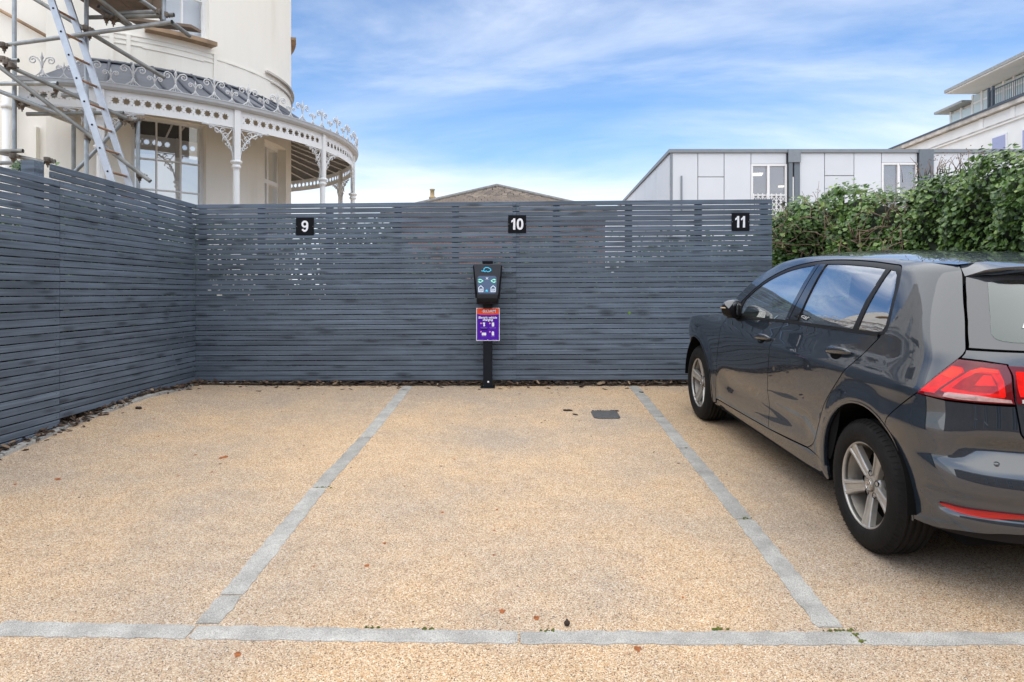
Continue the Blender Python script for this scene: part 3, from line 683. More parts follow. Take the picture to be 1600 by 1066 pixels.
# ------------------------------------------------------------------ bay numbers
def fence_pt(px, py, out=.0):
    """point on the front face of the back fence"""
    a = BL; b = BR; k = (px-800)/FPX; t = (k*a.y-a.x)/((b.x-a.x)-k*(b.y-a.y)); p = a.lerp(b, t); return Vector((p.x, p.y-.009-out, HC+(HORIZON-py)/FPX*p.y))
def numeral(txt, c, par):
    H_ = .122; W_ = .036 if False else .027
    def ribbon(mb, pts, w, closed=False):
        n = len(pts); vs = []
        for i in range(n):
            a = np.array(pts[(i-1) % n if closed else max(i-1, 0)]); b = np.array(pts[(i+1) % n if closed else min(i+1, n-1)]); d = b-a; d = d/np.linalg.norm(d); nn = np.array([-d[1], d[0]])
            for s in (-1, 1): q = np.array(pts[i])+nn*s*w/2; vs.append((q[0], q[1]))
        return vs, [(2*i, 2*i+1, (2*i+3) % (2*n), (2*i+2) % (2*n)) for i in range(n if closed else n-1)]
    def lay(mb, vs, fs, ox, k=0):
        y = c.y-.0034-.0002*k; mb.add([(c.x+ox+x, y, c.z+z) for x, z in vs], fs)
    ch = {'1': .062, '0': .072, '9': .072}; wid = sum(ch[t] for t in txt); x = -wid/2
    mb = MB(); w = .0235
    for t in txt:
        ox = x+ch[t]/2
        if t == '1':
            lay(mb, [(.016, -H_/2), (.016, H_/2), (-.004, H_/2), (-.0075, -H_/2)], [(0, 1, 2, 3)], ox); lay(mb, [(-.004, H_/2), (-.012, H_/2-.015), (-.027, H_/2-.026), (-.027, H_/2-.045), (-.0075, H_/2-.036)], [(0, 1, 2, 3, 4)], ox)
        if t == '0':
            pts = [(.0245*abs(math.cos(a))**.8*math.copysign(1, math.cos(a)), (H_/2-w*.45)*abs(math.sin(a))**.9*math.copysign(1, math.sin(a))) for a in np.linspace(0, 2*PI, 41)[:-1]]; lay(mb, *ribbon(mb, pts, w*.92, True), ox)
        if t == '9':
            cz_ = .0235; pts = [(.0265*math.cos(a), cz_+.028*math.sin(a)) for a in np.linspace(0, 2*PI, 33)[:-1]]; lay(mb, *ribbon(mb, pts, w*.88, True), ox)
            pts = [(.0270, .022), (.0270, .0), (.0245, -.020), (.018, -.038), (.006, -.0495), (-.010, -.0485), (-.020, -.040), (-.026, -.030)]; lay(mb, *ribbon(mb, pts, w*.86), ox, 1)
        x += ch[t]
    return mb.build('numeral', M['print'], par)
def plaque(txt, px, py, label):
    c = fence_pt(px, py, .004); w = 28/FPX*c.y
    t = thing('number_plaque', label, 'number sign', c, 'black bay number plaques')
    mb = MB(); mb.box(c, (w, .005, w)); mb.build('plate', M['plaque'], t, bevel=.0006)
    numeral(txt, c, t)
    for s in (-1, 1):
        mb = MB(); mb.lathe([(.0005, -.0042), (.0032, -.0040), (.0036, -.0026)], 8, (c.x+s*w*.46, c.y, c.z), 'Y'); mb.build('screw', M['screw'], t)
plaque('9', 477, 354, 'square black plaque with a white 9 on the left part of the fence')
plaque('10', 808, 350.5, 'square black plaque with a white 10, fixed above right of the charger')
plaque('11', 1156.5, 347, 'square black plaque with a white 11 near the right end of the fence')
mb = MB(); p = fence_pt(983, 489, .004); mb.add([p+Vector(v) for v in ((0, 0, -.02), (-.016, -.004, 0), (0, -.008, .022), (.017, -.003, .004))], [(0, 1, 2), (0, 2, 3)]); tag(mb.build('leaf', M['greenleaf']), 'single green leaf stuck to the back fence right of the charger', 'leaf')

# ================================================================== CHARGER
def charger():
    b = G(762, 606.5); d = b.y; Z0 = b.z
    def X(px): return (px-800)/FPX*d
    def Z(py): return HC+(HORIZON-py)/FPX*d
    t = thing('vehicle_charger', 'black electric vehicle charging post with a purple sign in front of the back fence', 'charging point', b)
    cx = X(762)
    mb = MB(); mb.box((cx, d+.048, (Z0-.05+Z(408))/2), (.095, .095, Z(408)-Z0+.05)); mb.build('post', M['post'], t, bevel=.006)
    mb = MB(); mb.box((cx-.001, d+.048, Z0+.004), (.15, .15, .008)); mb.build('base_plate', M['post'], t, bevel=.002)
    mb = MB(); mb.lathe([(.0005, -.004), (.010, -.003), (.011, .0005)], 12, (cx+.006, d, Z(597)), 'Y'); mb.build('bolt', M['print'], t)
    y0 = d-.11                     # front of the head
    poly = [(740.5, 415.5), (743, 412.5), (781, 412.5), (783, 415.5), (778.6, 458), (777.5, 464), (746.5, 464), (745.4, 458)]
    mb = MB(); mb.prism([(X(x)*(d-.11)/d, HC+(HORIZON-y)/FPX*(d-.11)) for x, y in poly], .13, Matrix.Translation((0, y0, 0))); mb.build('front_cover', M['charger'], t, bevel=.006)
    for s in (-1, 1):
        mb = MB(); e = 762+s*22.0; q = [(e-s*3.2, 413), (e+s*.8, 415.5), (e-s*3.2, 466), (e-s*8, 466)]
        mb.prism([(X(x), Z(y)) for x, y in q], .19, Matrix.Translation((0, d-.055, 0))); mb.build('side_shell', M['chargerside'], t, bevel=.006)
    # rounded lower holster
    prof = [(-.015, .0), (-.04, .004), (-.062, -.012), (-.072, -.045), (-.062, -.082), (-.03, -.105), (.05, -.112), (.17, -.10), (.19, -.05), (.19, 0)]
    zt = Z(459.5); w = 33.6/FPX*d/2; vs = []; n = len(prof)
    for x in (-w, -w*.93, w*.93, w):
        k = 1 if abs(x) < w*.95 else .84
        for a, h in prof: vs.append((cx+x+.0, d-.055+a*k+(.02 if k < 1 else 0), zt+(h+.05)*k-.05))
    fs = [(i*n+j, i*n+(j+1) % n, (i+1)*n+(j+1) % n, (i+1)*n+j) for i in range(3) for j in range(n)]+[tuple(range(n)), tuple(range(4*n-1, 3*n-1, -1))]
    mb = MB(); mb.add(vs, fs, False); mb.build('cable_holster', M['black'], t, bevel=.004)
    mb = MB(); mb.box((cx, d+.02, Z(410)), (16.5/FPX*d, .10, .028)); mb.build('top_cap', M['chargerside'], t, bevel=.004)
    mb = MB(); mb.box((cx, d-.01, Z(478)), (.09, .07, .05)); mb.build('bracket', M['black'], t)
    df = y0-.0008; k = df/FPX
    def FX(px): return (px-800)*k
    def FZ(py): return HC+(HORIZON-py)*k
    def rr(x0, x1, y0_, y1, r, n=5):
        o = []
        for (cx_, cy_, a0) in ((x1-r, y0_+r, 0), (x0+r, y0_+r, 90), (x0+r, y1-r, 180), (x1-r, y1-r, 270)):
            for i in range(n+1): a = math.radians(a0+90*i/n); o.append((cx_+r*math.cos(a), cy_-r*math.sin(a)))
        return o
    mb = MB(); mb.prism([(FX(x), FZ(y)) for x, y in rr(746.2, 775.8, 431.2, 458.6, 4)], .004, Matrix.Translation((0, df-.001, 0))); sc = mb.build('screen', M['screen'], t)
    def line(name, pts, mat, r=.55, par=sc, close=False):
        mb = MB(); P_ = [Vector((FX(x), df-.0028, FZ(y))) for x, y in pts]
        if close: P_.append(P_[0])
        for a, b_ in zip(P_[:-1], P_[1:]): mb.bar(a-(b_-a).normalized()*r*k*.5, b_+(b_-a).normalized()*r*k*.5, r*k*1.3, .0016, (0, 1, 0))
        return mb.build(name, mat, par)
    o = 730; s13 = 13.32
    def zc(pts): return [(o+x/s13, 400+y/s13) for x, y in pts]      # positions read from an enlarged picture
    line('car_icon', zc([(300, 312), (345, 315), (370, 330), (395, 312), (420, 330), (450, 330), (495, 300), (485, 275), (440, 245), (385, 240), (350, 265), (345, 312)]), M['iconblue'], .8, t)
    line('plug_icon', zc([(228, 500), (262, 500), (262, 484), (300, 500), (328, 520), (300, 540), (262, 556), (262, 540), (228, 540)]), M['icongreen'], .7)
    line('plug_icon', zc([(598, 500), (564, 500), (564, 484), (526, 500), (498, 520), (526, 540), (564, 556), (564, 540), (598, 540)]), M['icongreen'], .7)
    for x0 in (285, 540): line('battery_icon', zc([(x0-45, 745), (x0-45, 660), (x0, 620), (x0+45, 660), (x0+45, 745)]), M['iconwhite'], .75, close=True); line('charge_bars', zc([(x0-25, 690), (x0+25, 690), (x0+25, 705), (x0-25, 705), (x0-25, 722), (x0+25, 722)]), M['iconwhite'], .45)
    mb = MB(); P_ = [Vector((FX(x), df-.002, FZ(y))) for x, y in zc([(390, 445), (435, 490)])]+[Vector((FX(x), df-.002, FZ(y))) for x, y in zc([(435, 445), (390, 490)])]
    mb.bar(P_[0], P_[1], .004, .0016, (0, 1, 0)); mb.bar(P_[2]+Vector((0, -.0004, 0)), P_[3]+Vector((0, -.0004, 0)), .004, .0016, (0, 1, 0)); mb.build('cross_icon', M['iconwhite'], sc)
    mb = MB(); mb.prism([(FX(x), FZ(y)) for x, y in zc([(372, 735), (412, 692), (432, 745)])], .002, Matrix.Translation((0, df-.0025, 0))); mb.build('arrow_icon', M['iconblue'], sc)
    # sign board
    ds = d-.012; ks = ds/FPX
    def SX(px): return (px-800)*ks
    def SZ(py): return HC+(HORIZON-py)*ks
    z12 = 15.23
    def zs(x, y): return (SX(735+x/z12), SZ(470+y/z12))
    def layer(name, pts, mat, lev, par): 
        mb = MB(); mb.prism([zs(x, y) for x, y in pts], .0012, Matrix.Translation((0, ds-.0012*lev, 0))); return mb.build(name, mat, par)
    mb = MB(); mb.prism([zs(x, y) for x, y in rr(140, 695, 172, 955, 14)], .004, Matrix.Translation((0, ds, 0))); sb = mb.build('sign_board', M['print'], t)
    layer('purple_field', [(155, 318), (250, 334), (418, 340), (590, 334), (682, 318), (682, 930), (672, 942), (165, 942), (155, 930)], M['purple'], 1, sb)
    layer('orange_header', [(155, 190), (165, 182), (672, 182), (682, 190), (682, 318), (590, 334), (418, 340), (250, 334), (155, 318)], M['orange'], 1, sb)
    def wr(name, txt, x, y, size, bold, mat=M['print'], sx=1.0):
        q = zs(x, y); text_mesh(name, txt, size/z12*ks*1.35, mat, sb, (q[0], ds-.0020, q[1]), bold=bold, sx=sx)
    wr('header_word', 'ROAM', 455, 250, 68, .0006, sx=1.15)
    mb = MB()
    for a, b_ in (((275, 262), (312, 228)), ((312, 228), (332, 262)), ((286, 284), (552, 290))):
        q, w_ = zs(*a), zs(*b_); mb.bar((q[0], ds-.0022, q[1]), (w_[0], ds-.0022, w_[1]), .0030 if a[1] < 280 else .0018, .0006, (0, 1, 0))
    mb.build('header_mark', M['print'], sb)
    wr('sign_text', 'Electric vehicle', 414, 402, 52, .0011, sx=1.03); wr('sign_text', 'charging', 414, 455, 52, .0011, sx=1.03)
    def disc(x, y, r): return [(x+r*math.cos(a), y+r*math.sin(a)) for a in np.linspace(0, 2*PI, 13)[:-1]]
    for i, (x, y) in enumerate(((252, 538), (462, 538), (252, 740), (462, 740))): layer('step_number_dot', disc(x, y, 19), M['pink'], 2, sb)
    layer('connector_icon', [(295, 520), (348, 520), (350, 545), (338, 560), (352, 590), (330, 612), (308, 605), (312, 560), (298, 548)], M['print'], 2, sb)
    layer('phone_icon', rr(510, 566, 520, 614, 12), M['print'], 2, sb); layer('card_icon', rr(272, 376, 760, 826, 10), M['print'], 2, sb)
    layer('charger_icon', [(508, 826), (508, 750), (536, 722), (564, 750), (564, 826)], M['print'], 2, sb)
    mb = MB()
    for x0, x1, y in ((240, 410, 632), (262, 392, 652), (455, 610, 632), (470, 600, 652), (270, 378, 856), (490, 582, 842), (505, 570, 858), (180, 305, 922), (510, 650, 922)):
        x = x0
        while x < x1:
            w_ = random.uniform(14, 34); q, e = zs(x, y), zs(min(x+w_, x1), y); mb.bar((q[0], ds-.0020, q[1]), (e[0], ds-.0020, e[1]), .0026, .0006, (0, 1, 0)); x += w_+8
    mb.build('fine_print', M['palewrite'], sb)
    layer('black_print_line', [(250, 676), (408, 676), (408, 696), (250, 696)], M['plaque'], 2, sb)
    for x, y in ((418, 200), (414, 934)): 
        q = zs(x, y); mb = MB(); mb.lathe([(.0005, -.003), (.0045, -.0025), (.005, -.001)], 8, (q[0], ds-.0012, q[1]), 'Y'); mb.build('screw', M['print' if y > 500 else 'screw'], sb)
charger()
# ================================================================== VILLA WITH THE ROUND BOW
VC = Vector((-6.75, 12.1, 0)); RW, RF, RG = 2.84, 3.95, 4.02     # centre of the bow, wall, fascia and gutter radius
def cyl(phi, r, z): return Vector((VC.x+r*math.sin(phi), VC.y-r*math.cos(phi), z))
def phi_px(px, r, back=False):
    k = (px-800)/FPX; a = k*k+1; b = -2*(k*VC.x+VC.y); c = VC.x**2+VC.y**2-r*r; q = b*b-4*a*c
    q = math.sqrt(max(q, 0)); d = (-b-q)/(2*a) if not back else (-b+q)/(2*a)
    return math.atan2(k*d-VC.x, VC.y-d)
def z_at(px, py, r):
    ph = phi_px(px, r); p = cyl(ph, r, 0); return HC+(HORIZON-py)/FPX*p.y
def curved_sheet(name, outer, holes, r, h, mat, parent, thick=0.0, kind=None):
    """sheet bent round the bow: outline in (angle in radians, height)"""
    o2 = [(a*r, z) for a, z in outer]; h2 = [[(a*r, z) for a, z in q] for q in holes]
    V, F, B = flat_fill(o2, h2, h)
    mb = MB(); n = len(V)
    mb.add([cyl(a/r, r, z) for a, z in V], F, False)
    if thick:
        mb.add([cyl(a/r, r-thick, z) for a, z in V], [(0, 0, 0)][:0])
        o = n; mb.f += [tuple(o+i for i in f[::-1]) for f in F]; mb.f += [(a, b, o+b, o+a) for a, b in B]; mb.sm += [False]*(len(F)+len(B))
    return mb.build(name, mat, parent, kind)
def rect(a0, a1, z0, z1): return [(a0, z0), (a1, z0), (a1, z1), (a0, z1)]
def curved_bar(mb, a0, a1, z, r, w, h, n=14):
    pts = [cyl(lerp(a0, a1, i/n), r, z) for i in range(n+1)]
    vs = []; 
    for i, p in enumerate(pts):
        nrm = Vector((math.sin(lerp(a0, a1, i/n)), -math.cos(lerp(a0, a1, i/n)), 0))
        for u, q in ((-w/2, -h/2), (w/2, -h/2), (w/2, h/2), (-w/2, h/2)): vs.append(p+nrm*u+Vector((0, 0, q)))
    fs = [(i*4+k, i*4+(k+1) % 4, (i+1)*4+(k+1) % 4, (i+1)*4+k) for i in range(n) for k in range(4)]+[(3, 2, 1, 0), tuple(n*4+k for k in range(4))]
    mb.add(vs, fs, False)
villa = thing('villa', 'cream stucco villa with a round bow front and tall windows, behind the scaffold', 'house', (VC.x, VC.y-RW, .5))
WA0, WA1 = phi_px(205, RW), phi_px(322, RW)
ZW1 = z_at(262, 186, RW); ZW0 = .9
DA0, DA1 = phi_px(413.5, RW), phi_px(447, RW)
ZD1 = z_at(425, 222, RW)
UA0, UA1 = phi_px(247, RW), phi_px(327, RW); ZU0 = z_at(310, 63, RW); ZU1 = ZU0+2.3
LA0, LA1 = phi_px(198, RW), phi_px(158, RW)
PHI_L, PHI_R = phi_px(148, RW), math.radians(178)
wl = [rect(WA0, WA1, ZW0, ZW1), rect(DA0, DA1, .6, ZD1), rect(UA0, UA1, ZU0, ZU1)]
curved_sheet('bow_wall', rect(PHI_L-.2, PHI_R, .2, 10.5), wl, RW, .22, M['stucco'], villa)
mb = MB()
yw = cyl(PHI_L, RW, 0).y; xw = cyl(PHI_L, RW, 0).x
mb.box(((-16+xw)/2-.05, yw+.55, 5.3), (16+xw-.1, 1.0, 10.6)); mb.build('side_wall', M['stucco'], villa)
mb = MB(); mb.box((-10.4, 15.8, 5.2), (6.4, 6.4, 10.4)); mb.build('main_block', M['stucco'], villa)
# plaster pilasters on the flat wall
for x0, x1, zt in ((phi_px(40, RW), 0, 0),):
    for px0, px1 in ((47, 58), (94, 103)):
        mb = MB(); mb.box(((px0+px1)/2/FPX*yw-800/FPX*yw, yw+.03, 1.9), ((px1-px0)/FPX*yw, .10, 3.6)); mb.build('pilaster', M['stucco'], villa)
mb = MB(); X15 = (15.5-800)/FPX*yw; mb.tube([(X15, yw-.06, .4), (X15, yw-.06, HC+(HORIZON-146)/FPX*yw)], .052, 10)
for y in (168, 240): mb.tube([(X15, yw-.06, HC+(HORIZON-y)/FPX*yw-.03), (X15, yw-.06, HC+(HORIZON-y)/FPX*yw+.03)], .066, 10)
mb.build('downpipe', M['white'], villa)
def reveal(name, a0, a1, z0, z1, depth, mat):
    mb = MB()
    for a in (a0, a1): 
        vs = [cyl(a, RW, z0), cyl(a, RW-depth, z0), cyl(a, RW-depth, z1), cyl(a, RW, z1)]; mb.add(vs, [(0, 1, 2, 3)])
    n = 10; vs = []
    for i in range(n+1): a = lerp(a0, a1, i/n); vs += [cyl(a, RW, z1), cyl(a, RW-depth, z1)]
    mb.add(vs, [(2*i, 2*i+1, 2*i+3, 2*i+2) for i in range(n)])
    vs = [v-Vector((0, 0, z1-z0)) for v in vs]; mb.add(vs, [(2*i, 2*i+1, 2*i+3, 2*i+2) for i in range(n)])
    return mb.build(name, mat, villa)
def bow_window(a0, a1, z0, z1, nv, hz, depth, blind=None, label=None, glass='villaglass'):
    reveal('window_reveal', a0, a1, z0, z1, depth+.02, M['stucco'])
    fw = .040; da = fw/RW; r = RW-depth
    mb = MB()
    for z in (z0+fw/2, z1-fw/2): curved_bar(mb, a0, a1, z, r, .06, fw)
    for a in (a0+da/2, a1-da/2): mb.bar(cyl(a, r, z0), cyl(a, r, z1), .06, fw, (math.sin(a), -math.cos(a), 0))
    w = mb.build('window', M['white'], villa)
    if label: w['label'] = label
    for i in range(1, nv): 
        a = lerp(a0, a1, i/nv); mb = MB(); mb.bar(cyl(a, r+.004, z0+fw), cyl(a, r+.004, z1-fw), .018, .035, (math.sin(a), -math.cos(a), 0)); mb.build('glazing_bar', M['white'], w)
    for z in hz: mb = MB(); curved_bar(mb, a0+da, a1-da, z, r+.002, .03, .018); mb.build('glazing_bar', M['white'], w)
    # each pane is flat between the upright bars
    zs_ = [z0+fw]+list(hz)+[z1-fw]
    for i in range(nv):
        for j in range(len(zs_)-1):
            b0, b1 = lerp(a0, a1, i/nv), lerp(a0, a1, (i+1)/nv); mb = MB()
            p, q = cyl(b0, r-.012, 0), cyl(b1, r-.012, 0); n = Vector((q.y-p.y, -(q.x-p.x), 0)).normalized()
            vs = [Vector((p.x, p.y, zs_[j])), Vector((q.x, q.y, zs_[j])), Vector((q.x, q.y, zs_[j+1])), Vector((p.x, p.y, zs_[j+1]))]
            mb.add(vs, [(0, 1, 2, 3)]); mb.build('pane', M[glass], w)
    mb = MB(); zb = blind if blind else z1
    vs = [cyl(lerp(a0-.03, a1+.03, i/8), r-.12, z) for i in range(9) for z in (z0, zb)]; mb.add(vs, [(2*i, 2*i+2, 2*i+3, 2*i+1) for i in range(8)]); mb.build('blind', M['blind'], w)
    if blind:
        mb = MB(); vs = [cyl(lerp(a0-.03, a1+.03, i/8), r-.5, z) for i in range(9) for z in (z0, z1+.2)]; mb.add(vs, [(2*i, 2*i+2, 2*i+3, 2*i+1) for i in range(8)]); mb.build('room', M['darkvoid'], w)
    return w
zbar1 = z_at(262, 250, RW); zbar2 = z_at(262, 297, RW)
bow_window(WA0, WA1, ZW0, ZW1, 3, [zbar2-.78, zbar2, zbar1], .10, blind=z_at(262, 240, RW), label='wide three-light ground floor window with a white blind')
bow_window(UA0, UA1, ZU0, ZU1, 2, [ZU0+.62, ZU0+1.25], .12, glass='clearglass')
# french doors at the right of the bow
reveal('door_reveal', DA0, DA1, .6, ZD1, .20, M['stucco'])
mb = MB(); r = RW-.17; da = .05/RW
for a in (DA0+da/2, lerp(DA0, DA1, .42), DA1-da/2): mb.bar(cyl(a, r, .6), cyl(a, r, ZD1), .06, .055, (math.sin(a), -math.cos(a), 0))
zt_ = z_at(425, 282, RW)
for z in (ZD1-.03, zt_): curved_bar(mb, DA0, DA1, z, r+.002, .064, .07)
dr = mb.build('french_door', M['white'], villa)
for b0, b1 in ((DA0, lerp(DA0, DA1, .42)), (lerp(DA0, DA1, .42), DA1)):
    for z0, z1 in ((.7, zt_), (zt_, ZD1)):
        mb = MB(); mb.add([cyl(b0, r-.01, z0), cyl(b1, r-.01, z0), cyl(b1, r-.01, z1), cyl(b0, r-.01, z1)], [(0, 1, 2, 3)]); mb.build('pane', M['villaglass'], dr)
mb = MB(); mb.add([cyl(DA0-.05, r-.4, .6), cyl(DA1+.05, r-.4, .6), cyl(DA1+.05, r-.4, ZD1+.2), cyl(DA0-.05, r-.4, ZD1+.2)], [(0, 1, 2, 3)]); mb.build('room', M['darkvoid'], dr)
# mouldings
def bow_mould(name, a0, a1, z, proj, h, mat): mb = MB(); curved_bar(mb, a0, a1, z, RW+proj/2-.004, proj, h, 20); return mb.build(name, mat, villa)
bow_mould('window_sill', UA0-.06, UA1+.012, ZU0-.035, .16, .06, M['sill'])
bow_mould('window_sill', math.radians(104), math.radians(130), z_at(456, 65, RW), .09, .05, M['sill'])
za = ZU0-.14; zb_ = z_at(262, 88, RW)
for z in (za, za-.13): bow_mould('moulding', UA0-.20, UA1+.045, z, .016, .018, M['stucco'])
bow_mould('moulding', UA0-.07, UA1-.03, zb_+.05, .016, .018, M['stucco'])
for a in (UA0-.2, UA0-.13, UA1+.03): mb = MB(); mb.bar(cyl(a, RW, za-.42), cyl(a, RW, za), .05, .05, (math.sin(a), -math.cos(a), 0)); mb.build('moulding', M['stucco'], villa)
bow_mould('string_course', PHI_L, PHI_R, z_at(347, 95, RW), .018, .03, M['stucco'])
b0, b1 = phi_px(414, RW), phi_px(454, RW)
bow_mould('weathered_moulding', b0, b1+.3, z_at(414, 112, RW), .06, .035, M['cornice'])
bow_mould('weathered_moulding', b0+.06, b1+.3, z_at(414, 112, RW)-.12, .03, .02, M['cornice'])
p = pix(0, 16, yw-.02); q = pix(95, 69, yw-.02); mb = MB(); mb.tube([p+(p-q)*.2, q], .022, 8); mb.build('timber_pole', M['sill'], villa)

# ------------------------------------------------------------------ verandah
PH0 = math.radians(23)
def vp(t, off=0.0, z=0.0):
    """point of the verandah line at length t along the fascia; off is outward"""
    if t >= 0:
        a = PH0+t/RF; return cyl(a, RF+off, z), Vector((math.sin(a), -math.cos(a), 0)), Vector((math.cos(a), math.sin(a), 0))
    p0 = cyl(PH0, RF, 0); n = Vector((.20, -.98, 0)).normalized(); u = Vector((.98, .20, 0)).normalized()
    p = p0+u*t+n*off; return Vector((p.x, p.y, z)), n, u
def t_px(px, r=RF, back=False): return (phi_px(px, r, back)-PH0)*RF
T_END = (math.radians(172)-PH0)*RF; T_LEFT = -.62
ZS = HC+2.351; ZF0, ZF1 = ZS-.125, ZS+.115
ver = thing('verandah', 'white cast iron verandah with star-pierced fascia and lead roof, curving round the bow', 'verandah', (VC.x, VC.y-RF, .5))
cols = [(phi_px(157, RF)), phi_px(370, RF), phi_px(505, RF)]
t1, t2, t3 = [(a-PH0)*RF for a in cols]
step = t3-t2
tcols = [t2-1.0*max(step, t2-t1), t2, t3, t3+step, t3+2*step, t3+3*step] if False else [t1, t2, t3, t3+step, t3+2*step]
def strip_v(ts, prof, mb, closed=False):
    """sweep a profile of (outward, height) pairs along the verandah line"""
    m = len(prof); vs = []
    for t in ts:
        for o, z in prof: vs.append(vp(t, o, z)[0])
    k = m if closed else m-1
    mb.add(vs, [(i*m+j, i*m+(j+1) % m, (i+1)*m+(j+1) % m, (i+1)*m+j) for i in range(len(ts)-1) for j in range(k)], False)
    if closed: o = len(mb.v)-len(vs); mb.f += [tuple(range(o, o+m))[::-1], tuple(range(o+(len(ts)-1)*m, o+len(ts)*m))]; mb.sm += [False]*2
TS = list(np.linspace(T_LEFT, T_END, 90))
ZG = HC+2.546
mb = MB(); strip_v(TS, [(-.02, ZF1-.002), (.045, ZF1+.005), (.070, ZF1+.03), (.075, ZG-.02), (.082, ZG-.012), (.082, ZG), (.045, ZG), (.03, ZG-.03), (-.02, ZG-.03)], mb, True); gut = mb.build('gutter', M['guttergrey'], ver)
# fascia bays with pierced stars
def star(c, z, R, n=8):
    return [(c+(R if k % 2 == 0 else R*.62)*math.cos(PI*k/n+.2), z+(R if k % 2 == 0 else R*.62)*math.sin(PI*k/n+.2)) for k in range(2*n)]
def fascia(ta, tb, n, first=0):
    holes = []; m = .10; sp = (tb-ta-2*m)/n
    for i in range(n):
        c = ta+m+sp*(i+.5); holes.append(star(c, ZS, min(.062, sp*.43)))
        for z in (ZS+.038, ZS-.038): s = .0085; cc = c-sp/2; holes.append([(cc-s, z), (cc, z-s), (cc+s, z), (cc, z+s)])
    V, F, B = flat_fill([(ta, ZF0), (tb, ZF0), (tb, ZF1), (ta, ZF1)], holes, .055)
    mb = MB(); n_ = len(V)
    mb.add([vp(t, 0, z)[0] for t, z in V]+[vp(t, -.008, z)[0] for t, z in V], [])
    mb.f += [tuple(f) for f in F]+[tuple(n_+i for i in f[::-1]) for f in F]+[(a, b, n_+b, n_+a) for a, b in B]; mb.sm += [False]*(2*len(F)+len(B))
    return mb.build('fascia_panel', M['white'], ver)
edges = [T_LEFT]+tcols+[T_END]
for a, b in zip(edges[:-1], edges[1:]): fascia(a+.0, b-.003, max(2, int(round((b-a)/(step/12.2)))))
mb = MB(); p, n, u = vp(T_LEFT, 0, 0); mb.add([p+Vector((0, 0, ZF0)), p+Vector((-.0, 1.2, ZF0)), p+Vector((0, 1.2, ZG)), p+Vector((0, 0, ZG))], [(0, 1, 2, 3)]); mb.build('end_board', M['white'], ver)
# roof: concave lead sheet with rolls
ZR = HC+3.13
def roofprof(k): return (lerp(.02, -(RF-RW)+.01, k), lerp(ZG-.035, ZR, k)-.05*math.sin(PI*k))
TR = list(np.linspace(0, T_END, 70)); mb = MB(); strip_v([-.30, -.12]+TR, [roofprof(i/7) for i in range(8)], mb); strip_v([-.30, -.12]+TR, [(roofprof(i/7)[0], roofprof(i/7)[1]-.03) for i in range(8)], mb)
rf = mb.build('roof', M['lead'], ver)
hip = vp(-.12)[0]
mb = MB(); pl = vp(T_LEFT+.1, 0, ZG-.03)[0]; p0 = vp(-.30, roofprof(0)[0], ZG-.035)[0]; 
q = [vp(-.30, roofprof(i/7)[0], roofprof(i/7)[1])[0] for i in range(8)]; mb.add(q+[pl], [(i, i+1, 8) for i in range(7)]); mb.build('roof_hip', M['lead'], ver)
tt = .30; k = 0
while tt < T_END:
    mb = MB(); pts = [vp(tt, roofprof(i/7)[0], roofprof(i/7)[1]+.012)[0] for i in range(8)]; mb.tube(pts, .022, 6); mb.build('lead_roll', M['leadroll'], rf)
    tt += .36*(1 if tt < 3.6 else 1.25)
mb = MB(); strip_v(TR, [(-(RF-RW)+.0, ZR-.01), (-(RF-RW)+.10, ZR-.035), (-(RF-RW)+.10, ZR-.02), (-(RF-RW)+.0, ZR+.025)], mb); mb.build('lead_flashing', M['leadroll'], rf)
# underside: dark boards with white ribs
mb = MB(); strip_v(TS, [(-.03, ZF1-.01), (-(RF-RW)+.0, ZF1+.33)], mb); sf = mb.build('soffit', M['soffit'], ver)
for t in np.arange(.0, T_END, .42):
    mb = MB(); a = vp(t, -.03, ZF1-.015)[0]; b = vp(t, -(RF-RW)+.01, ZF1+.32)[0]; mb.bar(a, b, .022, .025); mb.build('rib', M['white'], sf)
# columns with capitals and scroll brackets
def spiral(cx, cz, r0, a0, turns, d=1, n=16, r1=.2):
    return [(cx+(r0*lerp(1, r1, i/n))*math.cos(a0+d*turns*2*PI*i/n), cz+(r0*lerp(1, r1, i/n))*math.sin(a0+d*turns*2*PI*i/n)) for i in range(n+1)]
def bracket_mesh():
    mb = MB(); hgt = .46; wid = .43
    def T(pts, r=.008, n=5): mb.tube([(x, 0, z) for x, z in pts], r, n)
    T([(.045+wid*(1-math.cos(a)), -hgt*(1-math.sin(a))) for a in np.linspace(0.05, PI/2, 12)], .011)
    T([(.045, -hgt), (.045, -.012), (.045+wid, -.012)], .010)
    T(spiral(.045+.10, -.125, .070, PI, 1.3)); T(spiral(.045+.23, -.060, .042, PI, 1.2)); T(spiral(.045+.045, -.26, .034, PI/2, 1.2, -1)); T(spiral(.045+.32, -.034, .022, PI, 1.1))
    T([(.06, -.02), (.11, -.09), (.19, -.16), (.2, -.21)]); T(spiral(.12, -.22, .04, 0, 1.1, -1)); T(spiral(.20, -.06, .04, PI, 1.1, -1))
    return mb.mesh('scroll_bracket', M['iron'])
bme = bracket_mesh()
